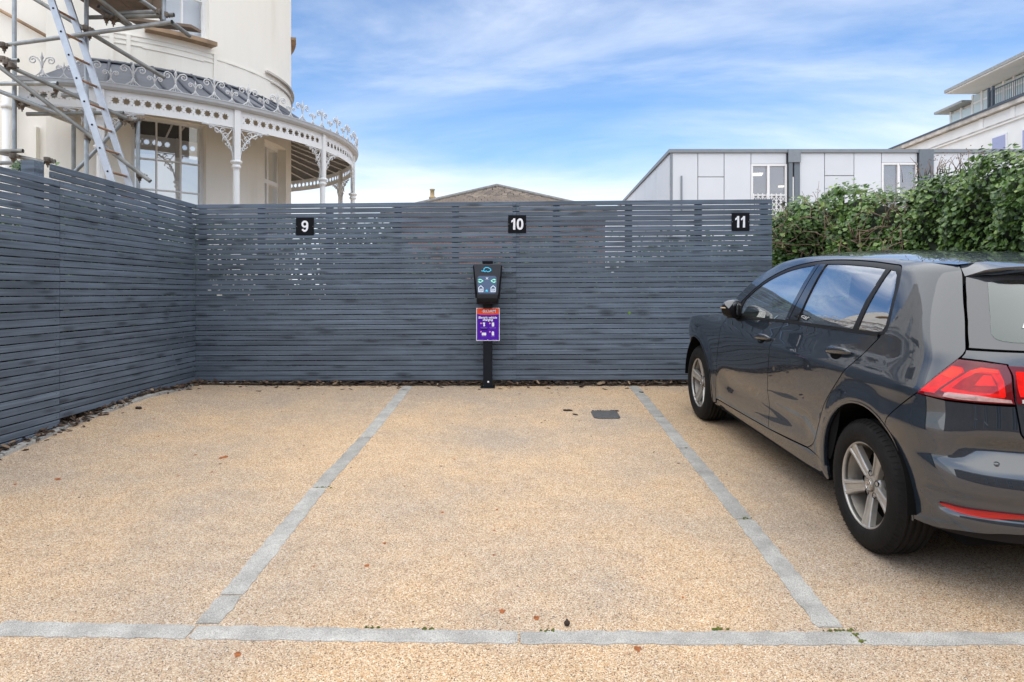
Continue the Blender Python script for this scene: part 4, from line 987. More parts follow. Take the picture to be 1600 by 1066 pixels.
def column(t, side=(1, -1)):
    p, n, u = vp(t, -.01, 0); rot = Matrix(((u.x, n.x*-1, 0, p.x), (u.y, n.y*-1, 0, p.y), (0, 0, 1, 0), (0, 0, 0, 1)))
    zc = ZF0-.50; mb = MB()
    mb.lathe([(.055, .3), (.05, .5), (.042, zc-.08), (.042, zc-.05), (.060, zc-.035), (.062, zc-.01), (.050, zc+.0), (.050, zc+.015), (.074, zc+.03), (.078, zc+.055), (.060, zc+.065)], 14, (p.x, p.y, 0))
    c = mb.build('column', M['white'], ver)
    mb = MB(); mb.box((0, 0, (zc+.06+ZG-.04)/2), (.085, .075, ZG-.04-zc-.06)); mm = mb.mesh('pier_block', M['white'], rot); link('pier_block', mm, c)
    for s in side: link('scroll_bracket', bme, ver, rot @ Matrix.Translation((0, 0, ZF0-.004)) @ Matrix.Diagonal((s, 1, 1, 1)))
for t in tcols: column(t)
# cresting
def fleur(big):
    k = 1.0 if big else .62; mb = MB()
    def T(pts, r=.009, n=5): mb.tube([(x*k, 0, z*k) for x, z in pts], r*(.9 if big else .75), n)
    for s in (1, -1):
        pts = [(0, .10), (s*.015, .17), (s*.05, .225), (s*.095, .24)]+[(s*x, z) for x, z in spiral(.095, .195, .045, PI/2, 1.25, -1, 14, .25)]; T(pts)
        T([(0, .10), (s*.02, .05), (s*.07, .008), (s*.09, 0)]); T([(0, .08), (s*.035, .0)], .006)
    mb.lathe([(.004, .0), (.006, .1), (.016, .115), (.006, .13), (.010, .20), (.020, .225), (.012, .25), (.001, .30)], 6) if big else mb.lathe([(.003, 0), (.004, .06), (.010, .07), (.004, .08), (.007, .125), (.012, .14), (.008, .155), (.0008, .19)], 6)
    return mb.mesh('cresting_scroll', M['iron'])
fb, fsm = fleur(True), fleur(False)
# the tall ones are fixed to the places where the picture shows them
tb = [t_px(x, RG) for x in (208, 273.5, 335, 388.5)]; spc = (tb[3]-tb[0])/3
t = tb[0]-2*spc; i = 0
while t < T_END:
    for me, tq in ((fb, t), (fsm, t+spc/2)):
        if tq < T_LEFT+.15 or tq > T_END: continue
        p, n, u = vp(tq, .065, ZG); link('cresting_scroll', me, ver, Matrix(((u.x, -n.x, 0, p.x), (u.y, -n.y, 0, p.y), (0, 0, 1, p.z-.004), (0, 0, 0, 1))))
    t += spc

# ================================================================== SCAFFOLD AND LADDER
sca = thing('scaffold', 'galvanised tube scaffold with plank decks standing against the cream villa', 'scaffold', (-6.0, 8.9, .5))
def pole(a, b, mat='steel', r=.0242, par=sca, name='scaffold_tube'):
    a, b = Vector(a), Vector(b); d = (b-a).normalized(); mb = MB(); mb.tube([a, b], r, 12, cap=False)
    mb.tube([a+d*.002, b-d*.002], r*.82, 10, cap=False)
    return mb.build(name, M[mat], par)
def P3(x, y, d): return pix(x, y, d*.95)
D1 = 8.75
pole(P3(22.5, -260, D1), Vector((P3(22.5, 0, D1).x, D1*.95, .45)))
pole(P3(135, -260, 8.55), Vector((P3(135, 0, 8.55).x, 8.55*.95, .45)))
pole(P3(215.5, 184, 9.0), Vector((P3(215.5, 0, 9.0).x, 9.0*.95, .45)))
pole(P3(115, 196, 9.1), Vector((P3(115, 0, 9.1).x, 9.1*.95, .45)), 'oldsteel')
pole(P3(-30, 76, 8.9), P3(269, 34.5, 8.05))
pole(P3(8, 101, 8.45), P3(199, 186, 8.8), 'oldsteel')
pole(P3(-8, 99, 8.40), P3(235, 283.5, 8.5), 'oldsteel')
pole(P3(-40, 128, 8.6), P3(99, 181, 8.85))
pole(P3(-60, 131.5, 8.66), P3(90, 130.5, 8.66))
pole(P3(30, 151.5, 8.9), P3(125, 148.5, 8.9))
pole(P3(42, 178.5, 8.85), P3(193, 176.5, 8.95), 'oldsteel')
pole(P3(193, 190, 8.9), P3(112, 274, 8.75))
pole(P3(145, 54, 8.45), P3(258, 122, 8.75), 'oldsteel')
pole(P3(50, -4, 8.75), P3(140, 50, 8.60), 'oldsteel')
pole(P3(-30, 232, 8.62), P3(70, 254, 8.75), 'oldsteel')
pole(P3(-20, 236.5, 8.65), P3(36, 236, 8.65), 'oldsteel')
pole(P3(-20, 255.5, 8.7), P3(87, 252.5, 8.9))
pole(P3(-20, 95, 8.55), P3(29, 94.5, 8.55))
pole(P3(186, 184, 8.95), P3(215, 187, 8.95))
pole(P3(256, -40, 8.45), P3(256, 32, 8.45)); pole(P3(245, 24, 8.5), P3(272, 23.5, 8.5), 'oldsteel')
pole(P3(268, 35, 8.1), P3(296, 56, 8.7), 'oldsteel')
pole(P3(180, 21.5, 8.7), P3(250, 18, 8.7)); pole(P3(135, 27.5, 8.65), P3(247, 25.5, 8.65), 'oldsteel')
pole(P3(220, 0, 8.4), P3(249, 20, 8.6)); pole(P3(140, -14, 8.3), P3(205, 40, 8.7), 'oldsteel'); pole(P3(154, 10, 8.5), P3(200, 40, 8.9), 'oldsteel')
cme = None
def coupler(x, y, d, rz, rx=0):
    global cme
    if cme is None:
        mb = MB()
        for o, m in ((-.026, Matrix.Identity(3)), (.026, Matrix.Rotation(PI/2, 3, 'Y'))):
            for rr_ in (.031,):
                prof = MB(); prof.lathe([(.026, -.026), (rr_+.004, -.026), (rr_+.004, .026), (.026, .026)], 10, close=True); mb.add([m @ Vector(v)+Vector((0, o, 0)) for v in prof.v], prof.f, False)
            b = MB(); b.box((.045, 0, 0), (.03, .022, .034)); mb.add([m @ Vector(v)+Vector((0, o, 0)) for v in b.v], b.f)
            b = MB(); b.tube([(.045, 0, -.0), (.085, .0, .0)], .008, 6); mb.add([m @ Vector(v)+Vector((0, o, 0)) for v in b.v], b.f)
        mb.box((0, 0, 0), (.05, .03, .05)); cme = mb.mesh('coupler', M['coupler'])
    link('coupler', cme, sca, Matrix.Translation(P3(x, y, d)) @ Matrix.Rotation(rz, 4, 'Z') @ Matrix.Rotation(rx, 4, 'Y'))
for a in ((5, 71, 8.75, .2), (134, 45, 8.5, .3), (142, 51, 8.45, 1.0), (10, 99, 8.42, .5), (15, 103, 8.42, 1.2), (6, 93, 8.5, .1), (28, 159, 8.8, .2), (36, 163, 8.8, 1), (137, 215, 8.55, .4), (190, 183, 8.85, .3), (197, 186, 8.85, 1.1), (206, 190, 8.95, 0), (218, 274, 8.6, .4), (88, 138, 8.7, .7), (20, 244, 8.66, .5), (250, 20, 8.5, .2), (256, 24, 8.48, .9), (166, 27, 8.6, .4), (180, 30, 8.65, 1.3), (74, 250, 8.8, .4), (215, 186, 9.0, .2)): coupler(*a)
def plank(p0, p1, w, wdir, t=.038):
    p0, p1 = Vector(p0), Vector(p1); wv = Vector(wdir).normalized()*w; mb = MB(); up = Vector((0, 0, t))
    mb.add([p0, p1, p1+wv, p0+wv, p0+up, p1+up, p1+wv+up, p0+wv+up], [(0, 1, 2, 3), (7, 6, 5, 4), (0, 4, 5, 1), (1, 5, 6, 2), (2, 6, 7, 3), (3, 7, 4, 0)]); return mb.build('deck_plank', M['plank'], sca)
# the deck beside the upper window, seen from below
zd = HC+(HORIZON-25)/FPX*8.9
for i in range(3): plank((-5.14+i*.232, 7.0, zd), (-5.14+i*.232, 8.95-.02*i, zd), .225, (1, 0, 0))
plank((-4.42, 7.0, zd-.02), (-4.42, 8.66, zd-.02), .035, (1, 0, 0), .22); plank((-4.50, 8.64, zd-.04), (-4.28, 8.64, zd-.04), .03, (0, 1, 0), .26)
plank(pix(198, 31, 9.0), pix(299, 43, 9.15), .2, (.2, 1, 0)); 
# ladder
lad = thing('ladder', 'aluminium ladder with wooden rungs leaning past the scaffold', 'ladder', (-3.9, 8.2, .5))
la, lb = pix(78, -6, 7.74), pix(180, 300, 7.74); ra, rb = pix(103.5, -8, 8.05), pix(206, 300, 8.07)
for a, b in ((la, lb), (ra, rb)):
    d = (b-a).normalized(); a = a-d*.6; e = b+d*((b.z-.47)/-d.z if d.z else 0)
    mb = MB(); mb.bar(a, e, .028, .072, (1, 0, .3)); mb.build('stile', M['alu'], lad, bevel=.003)
hx, hy, dx, dy = 83, 13.7, 12.45, 36.35
dl = (lb-la).normalized(); dr_ = (rb-ra).normalized()
for i in range(-3, 16):
    y = hy+i*dy; k = (y-(-6))/306.0; p = la.lerp(lb, k); q = ra.lerp(rb, k); q = Vector((q.x, q.y, p.z))
    q = ra+dr_*((p.z-ra.z)/dr_.z)
    if p.z < .55: continue
    v = (q-p).normalized(); mb = MB(); mb.tube([p, q], .0135, 8); mb.build('rung', M['rung'], lad)
    mb = MB(); mb.tube([p-v*.018, p-v*.0145], .011, 10); mb.build('rung_end', M['bolt'], lad)

# small leafy plant behind the left fence
rr_ = np.random.RandomState(2); pc = pix(40, 262, 5.6); n = 70
pl_ = thing('garden_plant', 'tuft of green leaves showing above the lower part of the left fence', 'plant', (pc.x, pc.y, .4))
pp = np.array([pc])+rr_.normal(0, 1, (n, 3))*[.055, .05, .025]; leaf_cloud('foliage', pp, [(0.3, -1, .6)]*n, rr_.uniform(.03, .055, n), M['shrub'], 3, pl_)
mb = MB()
for k in range(5): mb.tube([(pc.x+.01*k, pc.y, .4), (pc.x+.02*(k-2), pc.y+.01*k, pc.z-.01)], .006, 5)
mb.build('stem', M['twig'], pl_)

# ================================================================== BRICK HOUSE WITH SLATE ROOF
YB = 21.5
def bx(px, d=YB): return (px-800)/FPX*d
def bzz(py, d=YB): return HC+(HORIZON-py)/FPX*d
bh = thing('brick_house', 'red brick house with a low slate hip roof, showing above the middle of the fence', 'house', (bx(778), YB, .5))
x0, x1 = bx(596), bx(962); ze = bzz(333.5); dep = x1-x0
mb = MB(); mb.box(((x0+x1)/2, YB+.25+dep/2, (ze+.3)/2), (dep-.5, dep-.5, ze-.3)); mb.build('wall', M['brick'], bh)
ap = Vector((bx(776.5, YB+.0), YB+dep*.42, 0)); ap.z = HC+(HORIZON-291.5)/FPX*ap.y; ap.x = (776.5-800)/FPX*ap.y
A = Vector((x0, YB, ze)); Bq = Vector((x1, YB, ze)); C_ = Vector((x1, YB+dep, ze)); Dq = Vector((x0, YB+dep, ze))
mb = MB(); mb.add([A, Bq, C_, Dq, ap-Vector((0, 0, .03))], [(0, 1, 4), (1, 2, 4), (2, 3, 4), (3, 0, 4), (3, 2, 1, 0)]); roof = mb.build('roof', M['slate'], bh)
rows = 24; sm_ = MB(); sm_.box((0, 0, 0), (.17, .02, .19)); sme = sm_.mesh('slate', M['slate']); rng = random.Random(8); cnt = 0; far = MB()
nrm = (Bq-A).cross(ap-A).normalized()
for i in range(rows):
    k = (i+.3)/rows; a = A.lerp(ap, k); b = Bq.lerp(ap, k); L_ = (b-a).length; n = max(1, int(L_/.185))
    for j in range(n):
        p = a.lerp(b, (j+.5+(.25 if i % 2 else -.25)*.8)/n); up_ = (ap-(A+Bq)/2).normalized(); xx = (b-a).normalized(); yy = -nrm if nrm.y > 0 else nrm
        yy = xx.cross(up_).normalized(); yy = yy if yy.y < 0 else -yy
        tilt = rng.uniform(-.03, .03)
        R_ = Matrix(((xx.x, -yy.x, up_.x), (xx.y, -yy.y, up_.y), (xx.z, -yy.z, up_.z))) @ Matrix.Rotation(rng.uniform(.05, .11), 3, 'X') @ Matrix.Rotation(tilt, 3, 'Y')
        pos = p+yy*.012
        if i >= 13 and cnt < 300: link('slate', sme, roof, Matrix.Translation(pos) @ R_.to_4x4()); cnt += 1
        else: far.add([R_ @ Vector(v)+pos for v in sm_.v], sm_.f)
far.build('lower_slates', M['slate'], roof, 'stuff')
for e in (A, Bq): mb = MB(); mb.tube([e+Vector((0, -.02, .03)), ap+Vector((0, 0, .03))], .075, 6); mb.build('hip_tiles', M['ridge'], roof)
mb = MB(); mb.lathe([(.12, -.05), (.11, .06), (.03, .09)], 8, (ap.x, ap.y, ap.z)); mb.build('hip_cap', M['ridge'], roof)
mb = MB(); mb.box(((x0+x1)/2, YB-.02, ze-.06), (dep+.1, .1, .12)); mb.build('gutter', M['greytrim'], bh)
pq = pix(675.5, 316, 26.0); cw = MB(); zb0 = HC+(HORIZON-340)/FPX*26
cw.box((pq.x, 26, (zb0+pq.z)/2-1.5), (.42, .42, pq.z-zb0+3)); cw.lathe([(.12, 0), (.10, .1), (.13, .14), (.13, .18), (.08, .22), (.075, .42), (.10, .44), (.10, .48), (.06, .48)], 8, (pq.x, 26, pq.z)); tag(cw.build('chimney', M['chimney']), 'slim buff chimney pot at the left foot of the slate roof', 'chimney')

# ================================================================== CLAD BUILDING
YC = 20.5
cb = thing('office_block', 'flat roofed low block clad in pale grey panels, behind the right end of the fence', 'building', (4.6, YC, .5))
def cx_(px): return (px-800)/FPX*YC
def cz(py): return HC+(HORIZON-py)/FPX*YC
X0 = cx_(1047.5); XR = cx_(1900); ZT = cz(233.5); ZP = cz(239)
DV = .037   # the side wall runs slightly to the right as it goes back
YE = YC+17
mb = MB(); q = [(X0+.06, YC+.07), (XR, YC+.07), (XR, YE), (X0+.06+DV*17, YE)]; mb.add([(x, y, .2) for x, y in q]+[(x, y, ZP-.02) for x, y in q], [(3, 2, 1, 0), (0, 1, 5, 4), (1, 2, 6, 5), (2, 3, 7, 6), (3, 0, 4, 7), (4, 5, 6, 7)]); mb.build('backing_wall', M['joint'], cb)
mb = MB(); q = [(X0-.05, YC-.05), (XR, YC-.05), (XR, YE+.05), (X0-.05+DV*17, YE+.05)]; mb.add([(x, y, ZP) for x, y in q]+[(x, y, ZT) for x, y in q], [(3, 2, 1, 0), (0, 1, 5, 4), (1, 2, 6, 5), (2, 3, 7, 6), (3, 0, 4, 7), (4, 5, 6, 7)]); mb.build('roof_trim', M['greytrim'], cb)
def panel(px0, px1, py0, py1, mat='panel', out=0.0, name='panel', g=.55):
    a, b = cx_(px0+g), cx_(px1-g); c, d = cz(py1-g), cz(py0+g); mb = MB(); mb.box(((a+b)/2, YC+.03-out, (c+d)/2), (b-a, .05, d-c)); return mb.build(name, M[mat], cb)
BOT = 400
panel(1047.5, 1050.5, 239, BOT, 'greytrim', .02, 'corner_trim', 0)
panel(1050.5, 1090.5, 239, BOT); panel(1090.5, 1131.5, 239, 276.5); panel(1090.5, 1131.5, 276.5, BOT); panel(1131.5, 1173.5, 239, BOT); panel(1173.5, 1229, 239, 256.5)
mb = MB(); mb.box((cx_(1064.7), YC-.01, (cz(275)+cz(330))/2), (.045, .05, cz(275)-cz(330))); mb.build('vertical_slot', M['greytrim'], cb)
panel(1230, 1249, 234.5, 254.5, 'greytrim', .12, 'beam_end', 0); panel(1231, 1236.5, 254.5, BOT, 'pilaster', .10, 'column', 0); panel(1240, 1248.5, 254.5, BOT, 'pilaster', .06, 'column', 0); panel(1236.6, 1239.4, 277, BOT, 'white', .05, 'white_slot', 0)  # narrow strip in white paint between the two grey columns
panel(1249.5, 1288.5, 239, BOT); panel(1288.5, 1334.5, 239, 274.5); panel(1288.5, 1334.5, 274.5, BOT); panel(1334.5, 1377.5, 239, BOT); panel(1377.5, 1433.5, 239, 254.5)
panel(1434, 1456, 234.5, BOT, 'pilaster', .10, 'column', 0)
for a, b in ((1457, 1501), (1501, 1545), (1545, 1581), (1581, 1630), (1630, 1680), (1680, 1730)): panel(a, b, 239, 275); panel(a, b, 275, BOT)
def office_window(p0, p1, y0, split, label, grille=False):
    y1 = 372; f = MB()
    for px in (p0+1, split, p1-1): f.box((cx_(px), YC+.035, (cz(y0)+cz(y1))/2), (.055 if px != split else .07, .09, cz(y0)-cz(y1)))
    f.box((cx_((p0+p1)/2), YC+.037, cz(y0+1)), (cx_(p1)-cx_(p0), .088, .055)); f.box((cx_((p0+p1)/2), YC+.037, cz(305)), (cx_(p1)-cx_(p0), .088, .04))
    w = f.build('window', M['frame'], cb); w['label'] = label
    for a, b in ((p0+2, split-1.5), (split+1.5, p1-2)):
        mb = MB(); mb.box((cx_((a+b)/2), YC+.045, (cz(y0+2)+cz(y1))/2), (cx_(b)-cx_(a), .012, cz(y0+2)-cz(y1))); mb.build('pane', M['officeglass'], w)
    mb = MB(); xa, xb = cx_(p0)+.0, cx_(p1); ya, yb = YC+.068, YC+.066
    mb.add([(xa, YC+.0665, cz(y1)), (xb, YC+.0665, cz(y1)), (xb, YC+.0665, cz(y0)), (xa, YC+.0665, cz(y0))], [(0, 1, 2, 3)]); mb.build('room', M['room'], w)
    if grille:
        mb = MB(); za_, zb2 = cz(307), cz(350); n = 7
        for i in range(n):
            x_a, x_b = lerp(xa+.05, xb-.05, i/n), lerp(xa+.05, xb-.05, (i+1)/n)
            for k in range(5):
                u, v = lerp(zb2, za_, k/5), lerp(zb2, za_, (k+1)/5); mb.bar((x_a, YC-.03, u), (x_b, YC-.03, v), .014, .012, (0, 1, 0)); mb.bar((x_b, YC-.042, u), (x_a, YC-.042, v), .014, .012, (0, 1, 0))
            mb.bar((x_a, YC-.036, zb2), (x_a, YC-.036, za_+.08), .022, .016, (0, 1, 0))
        mb.build('folding_grille', M['frame'], w)
        for (u, v, s) in ((1185, 272, 1), (1222, 291, .55)):
            mb = MB(); mb.add([(cx_(u-9*s), YC+.060, cz(v+2.4*s)), (cx_(u+6*s), YC+.060, cz(v+2.4*s)), (cx_(u+9*s), YC+.060, cz(v-2.4*s)), (cx_(u-9*s), YC+.060, cz(v-2*s))], [(0, 1, 2, 3)]); mb.build('ceiling_light', M['lamp'], w)
office_window(1174, 1229, 257, 1200.5, 'tall white framed window with a lit ceiling panel and a folding grille', True)
office_window(1378, 1433, 255, 1404, 'white framed window just above the hedge')
# side wall: pale boards running back
def side_panel(y0, y1, z0, z1):
    a = (X0+DV*(y0-YC), y0); b = (X0+DV*(y1-YC), y1); mb = MB(); vs = []
    for dx in (0, .05):
        for (x, y) in (a, b): vs += [(x+dx, y, z0), (x+dx, y, z1)]
    mb.add(vs, [(0, 1, 3, 2), (4, 6, 7, 5), (0, 2, 6, 4), (1, 5, 7, 3), (0, 4, 5, 1), (2, 3, 7, 6)]); mb.build('side_panel', M['panel'], cb)
yy_ = YC+.10
while yy_ < YE: side_panel(yy_+.012, yy_+2.38, 3.2, ZP-.012); side_panel(yy_+.012, yy_+2.38, .4, 3.185); yy_ += 2.4

# ================================================================== WHITE APARTMENTS
apt = thing('apartment_block', 'white rendered apartment block with a glazed penthouse, top right behind the office block', 'building', (25.5, 45, .5))
def FXs(y, off=0): return 24.0+off+.0316*y
def side_pt(px, py, off=0):
    k = (px-800)/FPX; y = (24.0+off)/(k-.0316); return Vector((FXs(y, off), y, HC+(HORIZON-py)/FPX*y))
Z1 = side_pt(1500, 191)[2]
def aslab(name, ya, yb, off0, off1, z0, z1, mat, par=apt):
    q = [(FXs(ya, off0), ya), (FXs(ya, off1), ya), (FXs(yb, off1), yb), (FXs(yb, off0), yb)]; mb = MB(); mb.add([(x, y, z0) for x, y in q]+[(x, y, z1) for x, y in q], [(3, 2, 1, 0), (0, 1, 5, 4), (1, 2, 6, 5), (2, 3, 7, 6), (3, 0, 4, 7), (4, 5, 6, 7)]); return mb.build(name, M[mat], par)
ZK = 11.1
aslab('wall', 25, 47.5, .12, 10, .3, ZK-.25, 'whitewall'); aslab('cornice', 24.9, 47.9, -.12, 10.2, ZK-.22, ZK, 'cornice'); aslab('parapet', 24.9, 47.9, -.16, .1, ZK+.002, ZK+.10, 'rail')
zsc = side_pt(1540, 201.5)[2]; aslab('string_course', 25, 47.5, .02, .12, zsc-.08, zsc+.02, 'whitewall'); aslab('drip_line', 25, 47.5, .0, .12, zsc+.022, zsc+.08, 'cornice')
for (pa, pb, pt) in ((1547, 1571, 207), (1594, 1625, 193)):
    a, b = side_pt(pa, pt), side_pt(pb, pt); zt2 = side_pt((pa+pb)/2, pt)[2]-.12; f = MB()
    q = MB(); ya, yb = b.y, a.y
    w = aslab('window', ya, yb, .06, .13, zt2-1.6, zt2, 'frame'); aslab('pane', ya+.10, yb-.10, .045, .07, zt2-1.5, zt2-.09, 'lilacglass', w)
for y in (30.2, 27.5): w = aslab('window', y, y+1.4, .06, .13, zt2-1.6, zt2, 'frame'); aslab('pane', y+.1, y+1.3, .045, .07, zt2-1.5, zt2-.09, 'lilacglass', w)
for px in (1531, 1580): a = side_pt(px, 190); aslab('curved_pier', a.y-.15, a.y+.15, .06, .122, zsc+.1, ZK-.25, 'whitewall')
# penthouse
OG = 1.6; zr0 = side_pt(1540, 109+7)[2]; ZRF = 13.28
aslab('roof_slab', 25, 41.3, -.1, 9, ZRF-.17, ZRF, 'roofedge'); aslab('soffit', 25, 41.2, -.05, 9, ZRF-.24, ZRF-.172, 'whitewall')
aslab('low_roof_slab', 41.4, 44.3, 1.0, 8, 12.62, 12.76, 'roofedge')
yA = side_pt(1485, 180, OG)[1]; yB = side_pt(1519, 170, OG)[1]
pts_g = [side_pt(x, 170, OG)[1] for x in (1534, 1550, 1568, 1584, 1603, 1625, 1650)]
aslab('penthouse_wall', 25, yA, OG+.12, 8, ZK, 12.6, 'whitewall')
ys_ = [yA, (yA+yB)/2, yB]
for a, b in zip(ys_[:-1], ys_[1:]): aslab('glazing', b+.06, a-.06, OG+.02, OG+.06, ZK+.05, 12.45, 'paleglass')
ys_ = [yB]+pts_g
for i, (a, b) in enumerate(zip(ys_[:-1], ys_[1:])): aslab('glazing', b+.07, a-.07, OG+.02, OG+.06, ZK+.05, 12.48, 'paleglass'); aslab('glazing', b+.07, a-.07, OG+.02, OG+.06, 12.56, ZRF-.3, 'paleglass')
for y in [yA, (yA+yB)/2]: aslab('mullion', y-.07, y+.07, OG-.02, OG+.10, ZK, 12.6, 'frame')
for y in ys_: aslab('mullion', y-.08, y+.08, OG-.02, OG+.10, ZK, ZRF-.24, 'frame')
aslab('transom', pts_g[-1], yB, OG, OG+.1, 12.47, 12.57, 'frame')
yr = side_pt(1546, 175, .15)[1]
for dz, w_ in ((1.02, .05), (.20, .035)): aslab('handrail', 25, yr, .10, .10+w_, ZK+dz, ZK+dz+.05, 'rail')
rb_ = MB(); y = yr
while y > 28: rb_.box((FXs(y, .125), y, ZK+.6), (.022, .022, .85)); y -= .16
rb_.build('balusters', M['rail'], apt, 'stuff')
for y in (yr-.0, yr-.35, yr-3.4, yr-6.5): aslab('rail_post', y-.05, y+.05, .06, .18, ZK+.1, ZK+1.25, 'rail')

# ================================================================== HOUSE BEHIND THE VIEWER, seen only as a reflection in the car
hb = thing('stone_house', 'plain brown stone house across the yard behind the viewer', 'house', (2, -17, -1))
YH = -15.0; wins = [(-7.5, .6), (-4.2, .6), (-.9, .6), (2.4, .6), (5.7, .6), (9.0, .6), (-7.5, 3.7), (-4.2, 3.7), (-.9, 3.7), (2.4, 3.7), (5.7, 3.7), (9.0, 3.7)]
V, F, B = flat_fill([(-30, -2), (12, -2), (12, 6.3), (-30, 6.3)], [[(x, z), (x+1.2, z), (x+1.2, z+1.9), (x, z+1.9)] for x, z in wins], 3.0)
mb = MB(); n = len(V); mb.add([(x, YH, z) for x, z in V]+[(x, YH-.3, z) for x, z in V], []); mb.f += [tuple(f) for f in F]+[tuple(n+i for i in f[::-1]) for f in F]+[(a, b, n+b, n+a) for a, b in B]; mb.sm += [False]*(2*len(F)+len(B)); mb.build('wall', M['stone'], hb)
for x, z in wins:
    f = MB()
    for q in (x+.03, x+.6, x+1.17): f.box((q, YH-.15, z+.95), (.06, .08, 1.9))
    for q in (z+.03, z+.95, z+1.87): f.box((x+.6, YH-.152, q), (1.2, .075, .06))
    w = f.build('window', M['frame'], hb); g = MB(); g.box((x+.6, YH-.2, z+.95), (1.14, .02, 1.84)); g.build('pane', M['frit'], w)
mb = MB(); mb.add([(-30.4, YH+.4, 6.25), (12.4, YH+.4, 6.25), (12.4, YH-4, 8.8), (-30.4, YH-4, 8.8), (-30.4, YH-8.4, 6.25), (12.4, YH-8.4, 6.25)], [(0, 1, 2, 3), (3, 2, 5, 4), (0, 3, 4), (1, 5, 2), (0, 4, 5, 1)]); mb.build('roof', M['slate'], hb)

# ================================================================== IVY HEDGE
def hedge():
    path = [(2.78, 8.15), (3.05, 8.05), (3.45, 7.85), (3.75, 7.4), (3.9, 6.8), (3.95, 6.0), (3.98, 5.0), (4.0, 3.6), (4.02, 2.0)]
    top = [2.10, 2.32, 2.50, 2.60, 2.60, 2.50, 2.28, 2.22, 2.2]
    P_ = np.array(path); seg = np.hypot(*np.diff(P_, axis=0).T); S = np.r_[0, np.cumsum(seg)]
    def at(s):
        x = np.interp(s, S, P_[:, 0]); y = np.interp(s, S, P_[:, 1]); e = .15; dx = np.interp(s+e, S, P_[:, 0])-np.interp(s-e, S, P_[:, 0]); dy = np.interp(s+e, S, P_[:, 1])-np.interp(s-e, S, P_[:, 1]); l = np.hypot(dx, dy)
        return x, y, dy/l, -dx/l, np.interp(s, S, top)     # outward (towards the bays) is to the left of the run
    t = thing('ivy_hedge', 'tall ivy-clad hedge along the right side, beyond the parked car', 'hedge', (3.9, 6.5, .4))
    r = np.random.RandomState(21)
    def bumps(s, z): return .10*np.sin(s*2.3+1.2*np.sin(z*3))+.07*np.sin(s*5.1+z*4.3)+.05*np.sin(s*9.7-z*7.1)
    n = 33000; s = S[-1]*r.uniform(0, 1, n)**1.25*.999; x, y, nx, ny, tp = at(s); nx, ny = -np.abs(nx), np.where(ny > 0, -ny, ny)
    zt = tp+.10*np.sin(s*3.1)+.06*np.sin(s*8.3)+.05*np.sin(s*17); up = r.uniform(0, 1, n); ontop = r.uniform(0, 1, n) < .2
    z = np.where(ontop, zt+r.normal(0, .05, n), .9+(zt-.9)*up); back = np.where(ontop, r.uniform(0, .5, n), 0)
    curl = .16*np.clip((z-zt+.35)/.35, 0, 1)**2
    out = bumps(s, z)-curl-back-np.abs(r.normal(0, .085, n))
    px, py = x+nx*out, y+ny*out
    # thin the ragged patch next to the fence so bare stems show
    thin = (s > .15) & (s < 1.3) & (np.sin(s*6+z*5)+np.sin(z*11-s*3) > .45) & (z > 1.3)
    keep = ~(thin & (r.uniform(0, 1, n) < .45)); px, py, z, s, ontop = px[keep], py[keep], z[keep], s[keep], ontop[keep]; nx, ny = nx[keep], ny[keep]; n = len(px)
    size = .022+.050*r.beta(2, 2.2, n); nv = np.stack([nx, ny, np.where(ontop, 1.6, .55)], 1)
    pts = np.stack([px, py, z], 1)
    vis = (z > 1.45) & (py > 4.6); order = np.argsort(np.where(vis, py-size*8, 99)); pick = order[:290]; rest = np.setdiff1d(np.arange(n), pick)
    leaf_cloud('ivy_foliage', pts[rest], nv[rest], size[rest], M['ivy'], 22, t, lobes=True)
    mb = MB(); prof = [(0, -.45, 0), (-.50, -.22, .10), (-.34, .10, .05), (0, .55, -.12), (.34, .10, .05), (.50, -.22, .10), (0, -.12, -.03)]
    mb.add(prof, [(6, i, (i+1) % 6) for i in range(6)], True); me = mb.mesh('ivy_leaf', M['ivyone'])
    for i in pick:
        nn = (Vector(nv[i])+Vector(r.normal(0, .45, 3))).normalized(); tt = nn.cross(Vector((0, 0, 1))).normalized(); a = r.normal(0, .5)+PI; u = nn.cross(tt); t2 = tt*math.cos(a)+u*math.sin(a); u2 = nn.cross(t2); sz = float(size[i])*1.12; p = Vector(pts[i])+nn*.02
        link('ivy_leaf', me, t, Matrix(((t2.x*sz, u2.x*sz, nn.x*sz, p.x), (t2.y*sz, u2.y*sz, nn.y*sz, p.y), (t2.z*sz, u2.z*sz, nn.z*sz, p.z), (0, 0, 0, 1))))
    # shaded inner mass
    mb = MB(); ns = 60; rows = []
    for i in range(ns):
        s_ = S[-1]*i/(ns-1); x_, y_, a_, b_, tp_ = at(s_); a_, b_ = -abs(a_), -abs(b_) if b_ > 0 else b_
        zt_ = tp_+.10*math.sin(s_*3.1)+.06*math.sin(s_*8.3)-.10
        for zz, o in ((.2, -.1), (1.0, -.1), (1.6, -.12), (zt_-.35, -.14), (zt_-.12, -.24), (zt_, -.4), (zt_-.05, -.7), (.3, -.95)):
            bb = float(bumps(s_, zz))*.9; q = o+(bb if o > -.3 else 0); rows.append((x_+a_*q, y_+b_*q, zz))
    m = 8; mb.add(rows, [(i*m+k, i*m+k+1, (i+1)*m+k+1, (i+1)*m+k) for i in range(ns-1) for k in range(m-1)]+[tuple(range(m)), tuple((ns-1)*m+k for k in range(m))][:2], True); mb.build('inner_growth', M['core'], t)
    # bare stems in the thin patch and sticking out of the top
    tw = MB(); rn = random.Random(6)
